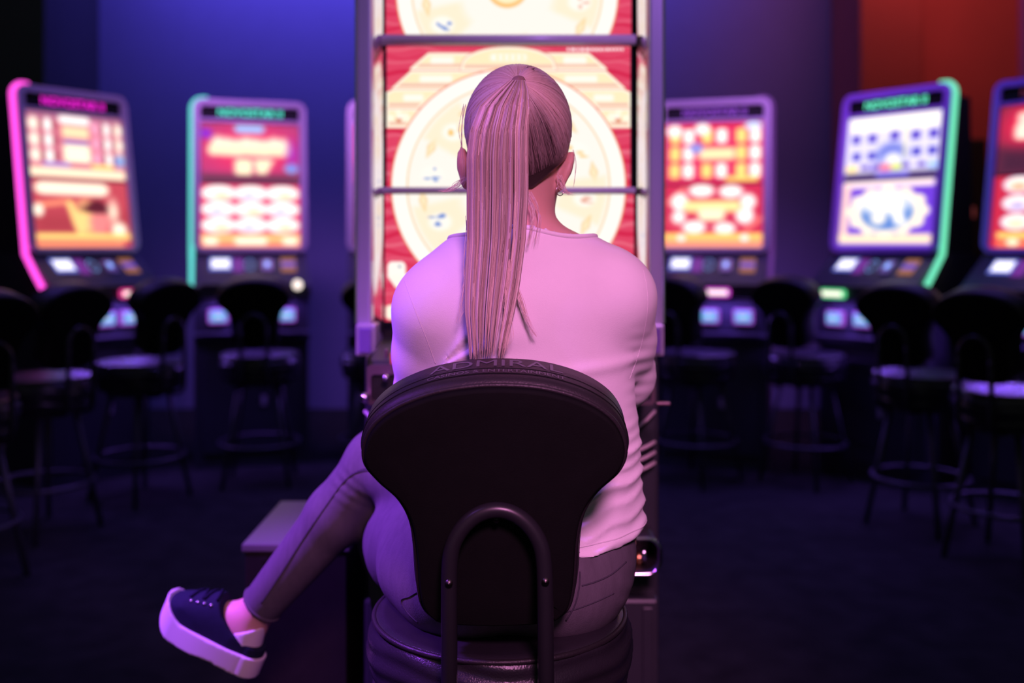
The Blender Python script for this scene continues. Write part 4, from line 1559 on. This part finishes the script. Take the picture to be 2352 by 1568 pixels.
def seam(name, bvh, pts, r, m, parent, lift=0.0, dash=None):
    q = trace(bvh, pts, lift)
    if len(q) < 4:
        return
    q = np.array(q)
    keep = [0]
    for i in range(1, len(q)):
        if np.linalg.norm(q[i] - q[keep[-1]]) < 0.06:
            keep.append(i)
    q = q[keep]
    if dash:
        gs = []
        s = np.concatenate([[0], np.cumsum(np.linalg.norm(np.diff(q, axis=0), axis=1))])
        t = 0.0
        while t + dash < s[-1]:
            ab = [np.array([np.interp(u, s, q[:, c]) for c in range(3)]) for u in (t, t + dash * 0.6)]
            gs.append(g_tube(ab, r, 5))
            t += dash
        g = cat(*gs)
    else:
        g = g_tube(q, r, 6)
    o = pmesh(name, g[0], g[1], M[m], parent)
    if dash:
        o['kind'] = 'stuff'
    return o


seam('side_seam', jeans_bvh, [(928, 1092), (870, 1080), (822, 1084), (790, 1106), (750, 1160), (700, 1232), (650, 1310), (600, 1385)], 0.0016, 'seam', jeans)
seam('stitching', jeans_bvh, [(915, 1082), (870, 1074), (832, 1078), (802, 1092)], 0.0011, 'seam', jeans, 0.0006, 0.008)
seam('side_seam', jeans_bvh, [(820, 1232), (860, 1250), (905, 1268), (955, 1262)], 0.0011, 'seam', jeans)
seam('pocket_edge', jeans_bvh, [(957, 1360), (940, 1370), (922, 1378), (935, 1405), (960, 1430)], 0.0014, 'seam', jeans)
seam('yoke_seam', jeans_bvh, [(1336, 1345), (1370, 1335), (1405, 1318), (1438, 1290)], 0.0013, 'seam', jeans)
seam('pocket_edge', jeans_bvh, [(1332, 1312), (1330, 1350), (1320, 1390), (1300, 1425)], 0.0014, 'seam', jeans)
seam('pocket_edge', jeans_bvh, [(1290, 1408), (1330, 1396), (1372, 1380), (1410, 1362)], 0.0012, 'seam', jeans)
# hem of the crossed leg
ax = XR
ref = np.cross(ax, V3(0, 0, 1))
ref /= np.linalg.norm(ref)
rf2 = np.cross(ax, ref)
hc = ANR + ax * 0.044
ring = []
for k in range(40):
    th = 2 * math.pi * k / 40
    dv = Vector(ref * math.cos(th) + rf2 * math.sin(th))
    h = jeans_bvh.ray_cast(Vector(hc + ax * 0.004) + dv * 0.12, -dv)
    ring.append(np.array(h[0]) if h[0] is not None else hc + np.array(dv) * 0.042)
g = g_tube(ring, 0.0030, 8, closed=True)
pmesh('hem', g[0], g[1], M['jeans'], jeans)

# seams of the top
seam('sleeve_seam', shirt_bvh, [(930, 646), (945, 690), (962, 735), (982, 785), (1000, 835)], 0.0006, 'shirt_seam', shirt)
seam('sleeve_seam', shirt_bvh, [(1478, 618), (1488, 680), (1484, 740), (1468, 810), (1446, 870)], 0.0006, 'shirt_seam', shirt)
nkp = []
for k in range(96):
    th = 2 * math.pi * k / 96
    o = Vector((NB[0] + 0.006 + 0.1195 * math.cos(th), 1.622 + 0.0845 * math.sin(th), 1.5))
    h = shirt_bvh.ray_cast(o, Vector((0, 0, -1)))
    if h[0] is not None and h[0].z > 1.14:
        nkp.append(np.array(h[0]))
if len(nkp) > 10:
    nkp = np.array(nkp)
    for _ in range(6):
        nkp = (np.roll(nkp, 1, 0) + nkp * 2 + np.roll(nkp, -1, 0)) / 4
    g = g_tube(nkp, 0.0042, 8, closed=True)
    pmesh('neck_band', g[0], g[1], M['shirt'], shirt)
hemp = []
for k in range(80):
    th = 2 * math.pi * k / 80
    dv = Vector((math.cos(th), math.sin(th), 0))
    zz = 0.806 + 0.10 * max(0.14 * math.cos(th), 0)
    h = shirt_bvh.ray_cast(Vector((0.03, 1.63, zz)) + dv * 0.4, -dv)
    if h[0] is not None:
        hemp.append(np.array(h[0]))
g = g_tube(hemp, 0.0012, 6, closed=True)
pmesh('hem_seam', g[0], g[1], M['shirt_seam'], shirt)

# --- shoes --------------------------------------------------------------------
def build_shoe(T, x_up, name_parent):
    """T(x,y,z) maps shoe space (heel to toe, across, up) to the world; x_up is the ankle axis in shoe space"""
    def fld(h=0.0026):
        return Field((-0.035, -0.06, -0.015), (0.275, 0.06, 0.16), h)

    def foot2d(x, y):
        t = np.clip((x - 0.030) / 0.150, 0, 1)
        cy = 0.006 * np.sin(t * math.pi)
        r = 0.032 + 0.012 * t ** 0.8
        return np.sqrt((x - (0.030 + 0.150 * t)) ** 2 + (y - cy) ** 2) - r
    f1 = fld()
    x, y, z = f1.grid()
    lo = 0.030 * np.clip((x - 0.172) / 0.052, 0, 1.2) ** 2 + 0.004 * np.exp(-((x - 0.085) / 0.03) ** 2)
    hi = 0.0355 + 0.027 * np.clip((x - 0.165) / 0.052, 0, 1.1) ** 1.4
    d = np.maximum(foot2d(x, y) - 0.001, np.maximum(lo - z, z - hi))
    f1.F = (d - 0.003 + 0.0 * z).astype(np.float32)
    v, f = f1.mesh()
    v = relax(v, f, 1)
    out = {'sole': (v, f)}
    f2 = fld()
    x, y, z = f2.grid()
    top = np.interp(x, [-0.01, 0.0, 0.05, 0.10, 0.122, 0.155, 0.187, 0.212, 0.226], [0.10, 0.115, 0.128, 0.124, 0.119, 0.103, 0.088, 0.074, 0.052]) + 0 * y
    hw = np.interp(x, [-0.004, 0.01, 0.03, 0.1, 0.18, 0.205, 0.224], [0.004, 0.024, 0.0325, 0.037, 0.0435, 0.036, 0.008])
    kk = np.sqrt(((y - 0.004) / hw) ** 2 + (np.maximum(z - 0.05, 0) / np.maximum(top - 0.05, 0.003)) ** 2)
    F2 = np.maximum((kk - 1) * np.minimum(hw, 0.03), 0.028 - z)
    F2 = np.maximum(F2, foot2d(x, y) + 0.001)
    rim = np.interp(x, [-0.01, 0.007, 0.04, 0.07, 0.096, 0.110, 0.119, 0.124], [0.056, 0.056, 0.060, 0.070, 0.086, 0.100, 0.116, 0.2])
    F2 = np.maximum(F2, (z - rim) * 0.8)
    f2.F = (F2 + 0.0 * z).astype(np.float32)
    v, f = f2.mesh()
    out['upper'] = (relax(v, f, 2), f)
    so = pmesh('shoe', T(out['upper'][0]), out['upper'][1], M['navy'], name_parent)
    pmesh('sole', T(out['sole'][0]), out['sole'][1], M['sole'], so)
    ub = BVHTree.FromPolygons([tuple(p) for p in out['upper'][0]], out['upper'][1].tolist())
    for k, xx in enumerate((0.128, 0.142, 0.156, 0.170)):
        pts = []
        for yy in np.linspace(-0.024, 0.024, 9):
            h = ub.ray_cast(Vector((xx + (0.006 if k % 2 else -0.006) * yy / 0.024, yy + 0.003, 0.2)), Vector((0, 0, -1)))
            if h[0] is not None:
                pts.append(np.array(h[0]) + np.array([0, 0, 0.002]))
        if len(pts) > 3:
            g = g_tube(pts, 0.0030, 6)
            pmesh('lace', T(np.array(g[0])), g[1], M['lace'], so)
        for yy in (-0.026, 0.032):
            h = ub.ray_cast(Vector((xx, yy, 0.2)), Vector((0, 0, -1)))
            if h[0] is not None:
                p = np.array(h[0])
                n = np.array(h[1])
                g = g_tube([p - n * 0.001, p + n * 0.0016], 0.0033, 10)
                pmesh('eyelet', T(np.array(g[0])), g[1], M['brass'], so)
    # loose lace end hanging over the side
    for sd in (-1,):
        pts = []
        for t in np.linspace(0, 1, 14):
            zz = 0.080 - 0.068 * t
            xx = 0.152 + 0.020 * t
            h = ub.ray_cast(Vector((xx, sd * 0.12, max(zz, 0.050))), Vector((0, -sd, 0)))
            yy = h[0][1] if h[0] is not None else sd * 0.043
            yy = sd * max(abs(yy), 0.047 if zz < 0.056 else 0) + sd * 0.002
            pts.append((xx, yy, zz))
        g = g_tube(pts, [0.0034] * 11 + [0.0026, 0.0014, 0.0010], 6)
        pmesh('loose_lace', T(np.array(g[0])), g[1], M['lace'], so)
    g1 = Field((-0.02, -0.05, 0.03), (0.12, 0.05, 0.14), 0.0026)
    g1.add(cone((0.044, 0, 0.050), (0.056, 0, 0.102), 0.0335, 0.0378))
    x, y, z = g1.grid()
    g1.F = np.maximum(g1.F, 0.8 * (z - 0.069 - 0.65 * (0.063 - x))).astype(np.float32)
    v, f = g1.mesh()
    pmesh('sock', T(relax(v, f, 1)), f, M['sock'], name_parent)
    return so


Tr = lambda v: HEEL + v[:, :1] * SXA + v[:, 1:2] * SLA + v[:, 2:3] * SUP
xu = (XR.dot(SXA), 0.0, XR.dot(SUP))
xu = tuple(np.array(xu) / np.linalg.norm(xu))
build_shoe(Tr, xu, person)
LH = ANL + V3(0, -0.060, -0.098)
Tl = lambda v: LH + np.stack([v[:, 1], v[:, 0], v[:, 2]], 1) * np.array([1, 1, 1.0])
build_shoe(Tl, (0.0, 0.0, 1.0), person)

# --- hair ---------------------------------------------------------------------
fh = Field(HC - V3(0.12, 0.14, 0.15), HC + V3(0.12, 0.13, 0.13), 0.003)
fh.add(ell(HC, (0.0865, 0.106, 0.1035)))
fh.add(cone(HC + V3(0, -0.018, -0.06), HC + V3(0.002, -0.012, -0.098), 0.066, 0.056), 0.03)
gx, gy, gz = fh.grid()
rx, ry, rz_ = gx - HC[0], gy - HC[1], gz - HC[2]
lim = np.interp(rz_, [-0.12, -0.09, -0.03, 0.03, 0.07, 0.12], [-0.050, -0.034, -0.006, 0.060, 0.075, 0.08]) + 0.0 * rx
lim = lim - 0.0 * np.abs(rx)
F = np.maximum(fh.F, (ry - lim) * 0.8)
F = np.maximum(F, (-0.100 - rz_ + 0.9 * np.maximum(np.abs(rx) - 0.022, 0)) * 0.7)
fh.F = F.astype(np.float32)
hv, hf = fh.mesh()
hv = relax(hv, hf, 2)
KNOT = P(1188, 188, 1.535)
hair_bvh = BVHTree.FromPolygons([tuple(p) for p in hv], hf.tolist())


def strand_mesh(name, paths, radii, cols, parent, sides=3):
    """paths (N, m, 3), radii (m,), cols (N, 3) or (N, m, 3)"""
    paths = np.asarray(paths, float)
    N, m, _ = paths.shape
    t = np.gradient(paths, axis=1)
    t /= np.linalg.norm(t, axis=2)[..., None] + 1e-9
    ref = np.tile(V3(0.31, 0.9, 0.3), (N, m, 1))
    a = np.cross(t, ref)
    a /= np.linalg.norm(a, axis=2)[..., None] + 1e-9
    b = np.cross(t, a)
    V = []
    rr = np.asarray(radii)
    rr = rr[None, :, None] if rr.ndim == 1 else rr[..., None]
    for k in range(sides):
        th = 2 * math.pi * k / sides
        V.append(paths + rr * (math.cos(th) * a + math.sin(th) * b))
    V = np.stack(V, 2).reshape(-1, 3)
    i = np.arange(N)[:, None, None] * m * sides
    j = np.arange(m - 1)[None, :, None] * sides
    k = np.arange(sides)[None, None, :]
    k2 = (k + 1) % sides
    f = np.stack(np.broadcast_arrays(i + j + k, i + j + k2, i + j + sides + k2, i + j + sides + k), -1).reshape(-1, 4)
    o = pmesh(name, V, f, M['hair'], parent)
    set_cols(o.data, np.repeat((np.repeat(cols[:, None], m, 1) if cols.ndim == 2 else cols).reshape(-1, 3), sides, 0))
    return o


def set_cols(me, c):
    at = me.color_attributes.new('Col', 'FLOAT_COLOR', 'POINT')
    d = np.ones((len(c), 4), np.float32)
    d[:, :3] = c
    at.data.foreach_set('color', d.ravel())


def blonde(n, dark=0.0):
    a, b, c = V3(0.88, 0.75, 0.66), V3(0.70, 0.52, 0.44), V3(0.34, 0.20, 0.15)
    t = RNG.random((n, 1))
    col = a * t + b * (1 - t)
    dk = np.clip(np.asarray(dark).reshape(-1, 1) + (RNG.random((n, 1)) < 0.12) * 0.35, 0, 1)
    return col * (1 - dk) + c * dk


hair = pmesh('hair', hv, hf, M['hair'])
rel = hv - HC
nape = np.clip((-rel[:, 2] - 0.015) / 0.05, 0, 1) * np.clip((-rel[:, 1]) / 0.05, 0, 1)  # dark roots and the shade under the hair, both put into the colour
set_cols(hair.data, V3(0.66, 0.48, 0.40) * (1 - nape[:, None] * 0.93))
kd = (KNOT - HC) / np.linalg.norm(KNOT - HC)
paths, darks = [], []
NS = 1500
for s in range(NS):
    az = RNG.uniform(-math.pi, math.pi)                      # 0 is the back of the head
    azn = abs(az) / math.pi
    zz = np.interp(azn, [0, 0.1, 0.22, 0.35, 0.45, 0.6, 0.75, 1.0], [-0.103, -0.094, -0.068, -0.046, -0.018, 0.02, 0.055, 0.07]) + RNG.uniform(0, 0.035) * (RNG.random() < 0.6)
    d0 = V3(math.sin(az) * 0.085, -math.cos(az) * 0.10, zz)
    d0 /= np.linalg.norm(d0)
    om = math.acos(np.clip(d0.dot(kd), -1, 1))
    pts = []
    ok = True
    lift = RNG.uniform(-0.0003, 0.0011)
    bend = RNG.normal(0, 0.02)
    sd = np.cross(d0, kd)
    for t in np.linspace(0, 1, 13):
        dd = (math.sin((1 - t) * om) * d0 + math.sin(t * om) * kd) / math.sin(om) + sd * bend * math.sin(math.pi * t)
        dd /= np.linalg.norm(dd)
        h = hair_bvh.ray_cast(Vector(HC + dd * 0.25), Vector(-dd))
        if h[0] is None:
            ok = False
            break
        rise = lift + 0.006 * max(0, t - 0.75) ** 1.2
        pts.append(np.array(h[0]) + dd * rise)
    if ok:
        paths.append(pts)
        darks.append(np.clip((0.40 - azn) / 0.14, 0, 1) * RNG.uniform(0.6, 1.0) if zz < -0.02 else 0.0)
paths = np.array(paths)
dk = np.array(darks)[:, None] * np.clip(1.45 - 1.3 * np.linspace(0, 1, 13), 0, 1)[None, :]  # same roots and shade carried along the strands
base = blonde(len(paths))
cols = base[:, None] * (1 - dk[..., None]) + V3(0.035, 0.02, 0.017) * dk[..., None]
prof = np.interp(np.linspace(0, 1, 13), [0, 0.15, 0.9, 1], [0.0004, 0.0010, 0.0011, 0.0008])
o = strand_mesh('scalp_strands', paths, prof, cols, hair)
o['kind'] = 'stuff'

# ponytail
NP, MP = 3000, 30
tt = np.linspace(0, 1, MP)
yc = np.interp(tt, [0, 0.04, 0.10, 1], [186, 184, 205, 806])
ctrl_y = [180, 205, 240, 300, 360, 450, 550, 650, 720, 780, 830]
cxp = [1190, 1178, 1160, 1146, 1142, 1142, 1139, 1130, 1123, 1119, 1116]
hwp = [14, 34, 56, 66, 70, 70, 67, 63, 57, 46, 40]
dep = [1.512, 1.492, 1.478, 1.470, 1.472, 1.482, 1.489, 1.488, 1.484, 1.480, 1.478]
thk = [0.008, 0.012, 0.015, 0.017, 0.018, 0.017, 0.015, 0.012, 0.010, 0.007, 0.006]
uu = RNG.uniform(-1, 1, NP)
uu = np.sign(uu) * np.abs(uu) ** 0.9
vv = RNG.uniform(-1, 1, NP) * np.sqrt(np.clip(1 - uu ** 2 * 0.85, 0, 1))
ends = np.clip(RNG.normal(0.96, 0.035, NP), 0.82, 1.03)
early = RNG.random(NP) < 0.10
ends[early] = RNG.uniform(0.70, 0.9, early.sum())
# locks: strands gather towards a number of lock centres further down
lk = np.sort(RNG.uniform(-1, 1, 30))
near = lk[np.argmin(np.abs(uu[:, None] - lk[None]), 1)]
paths = np.zeros((NP, MP, 3))
ph = RNG.uniform(0, 6.28, NP)
for j, t in enumerate(tt):
    te = t * ends
    y = 184 + (806 - 184) * te
    g_ = np.interp(te, [0, 0.2, 0.7, 1], [0.0, 0.20, 0.42, 0.62])
    u = uu * (1 - g_) + near * g_ + 0.015 * np.sin(ph + te * 7)
    xx = np.interp(y, ctrl_y, cxp) + u * np.interp(y, ctrl_y, hwp)
    d = np.interp(y, ctrl_y, dep) - 0.0
    th = np.interp(y, ctrl_y, thk)
    dd = d + vv * th + 0.0025 * np.cos(u * 21)
    paths[:, j, 0] = (xx - CX) * dd / FPX
    paths[:, j, 1] = dd
    paths[:, j, 2] = CAMH - (y - HZ) * dd / FPX
radii = np.interp(tt, [0, 0.1, 0.85, 1], [0.0007, 0.0012, 0.0011, 0.0002])
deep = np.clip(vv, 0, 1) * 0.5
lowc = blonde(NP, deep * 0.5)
lockm = RNG.uniform(0.55, 1.08, len(lk))[np.argmin(np.abs(uu[:, None] - lk[None]), 1)]
lowc = lowc * lockm[:, None]
cols = lowc[:, None] * np.interp(tt, [0, 0.6, 1], [1.0, 0.98, 0.92])[None, :, None] * V3(1, 1, 1)
o = strand_mesh('ponytail', paths, radii, cols, hair)
o['kind'] = 'stuff'
# wisps: nape, beside the ears and one lock resting on the back
wl = []
def wisp(pts, n, jit):
    for _ in range(n):
        q = [P(a + RNG.normal(0, jit), b + RNG.normal(0, jit * 0.6), d) for a, b, d in pts]
        c = spline(q, 6)
        idx = np.linspace(0, len(c) - 1, 16)
        wl.append(np.stack([np.interp(idx, np.arange(len(c)), c[:, k]) for k in range(3)], 1))
wisp([(1180, 640, 1.49), (1195, 690, 1.488), (1212, 735, 1.487), (1228, 772, 1.487)], 22, 4.0)
wisp([(1205, 440, 1.53), (1222, 480, 1.53), (1222, 520, 1.525), (1212, 562, 1.50)], 10, 3)
wisp([(1212, 440, 1.54), (1232, 470, 1.54), (1236, 505, 1.54), (1226, 560, 1.51)], 8, 4)
wisp([(1285, 405, 1.575), (1292, 425, 1.57), (1300, 440, 1.57), (1312, 444, 1.57)], 14, 5)
wisp([(1072, 405, 1.58), (1052, 425, 1.58), (1030, 436, 1.58), (1010, 441, 1.58)], 16, 5)
wisp([(1316, 345, 1.60), (1322, 375, 1.60), (1322, 410, 1.60), (1318, 430, 1.60)], 3, 2)
wisp([(1068, 240, 1.56), (1060, 300, 1.56), (1062, 360, 1.57), (1070, 410, 1.57)], 5, 3)
wisp([(1078, 500, 1.49), (1072, 600, 1.49), (1066, 690, 1.49), (1050, 740, 1.49)], 10, 5)
wisp([(1162, 600, 1.48), (1168, 690, 1.48), (1164, 770, 1.48), (1160, 800, 1.478)], 40, 6)
o = strand_mesh('loose_strands', np.array(wl), np.interp(np.linspace(0, 1, 16), [0, 0.5, 1], [0.0004, 0.00035, 0.0001]), blonde(len(wl)), hair)
o['kind'] = 'stuff'
# hair tie and the strand wrapped round it
g = g_lathe([(0.0, -0.008), (0.007, -0.006), (0.010, -0.003), (0.011, 0.0), (0.010, 0.003), (0.007, 0.006), (0.0, 0.008)], 24)
nrm = Vector(V3(-0.10, -0.80, 0.60)).normalized()
qt = Vector((0, 0, 1)).rotation_difference(nrm)
tv = [np.array(qt @ Vector(p)) + P(1191, 187, 1.522) for p in g[0]]
pmesh('hair_tie', tv, g[1], M['tie'], hair)
for sx, ear in ((1, EARR),):
    th = np.linspace(0, 2 * math.pi, 24, endpoint=False)
    c = ear + V3(-0.008, -0.010, -0.034)
    g = g_tube([c + V3(0.006 * math.cos(a), 0.004 * math.cos(a), 0.008 * math.sin(a)) for a in th], 0.0008, 6, closed=True)
    pmesh('earring', g[0], g[1], M['brass'])
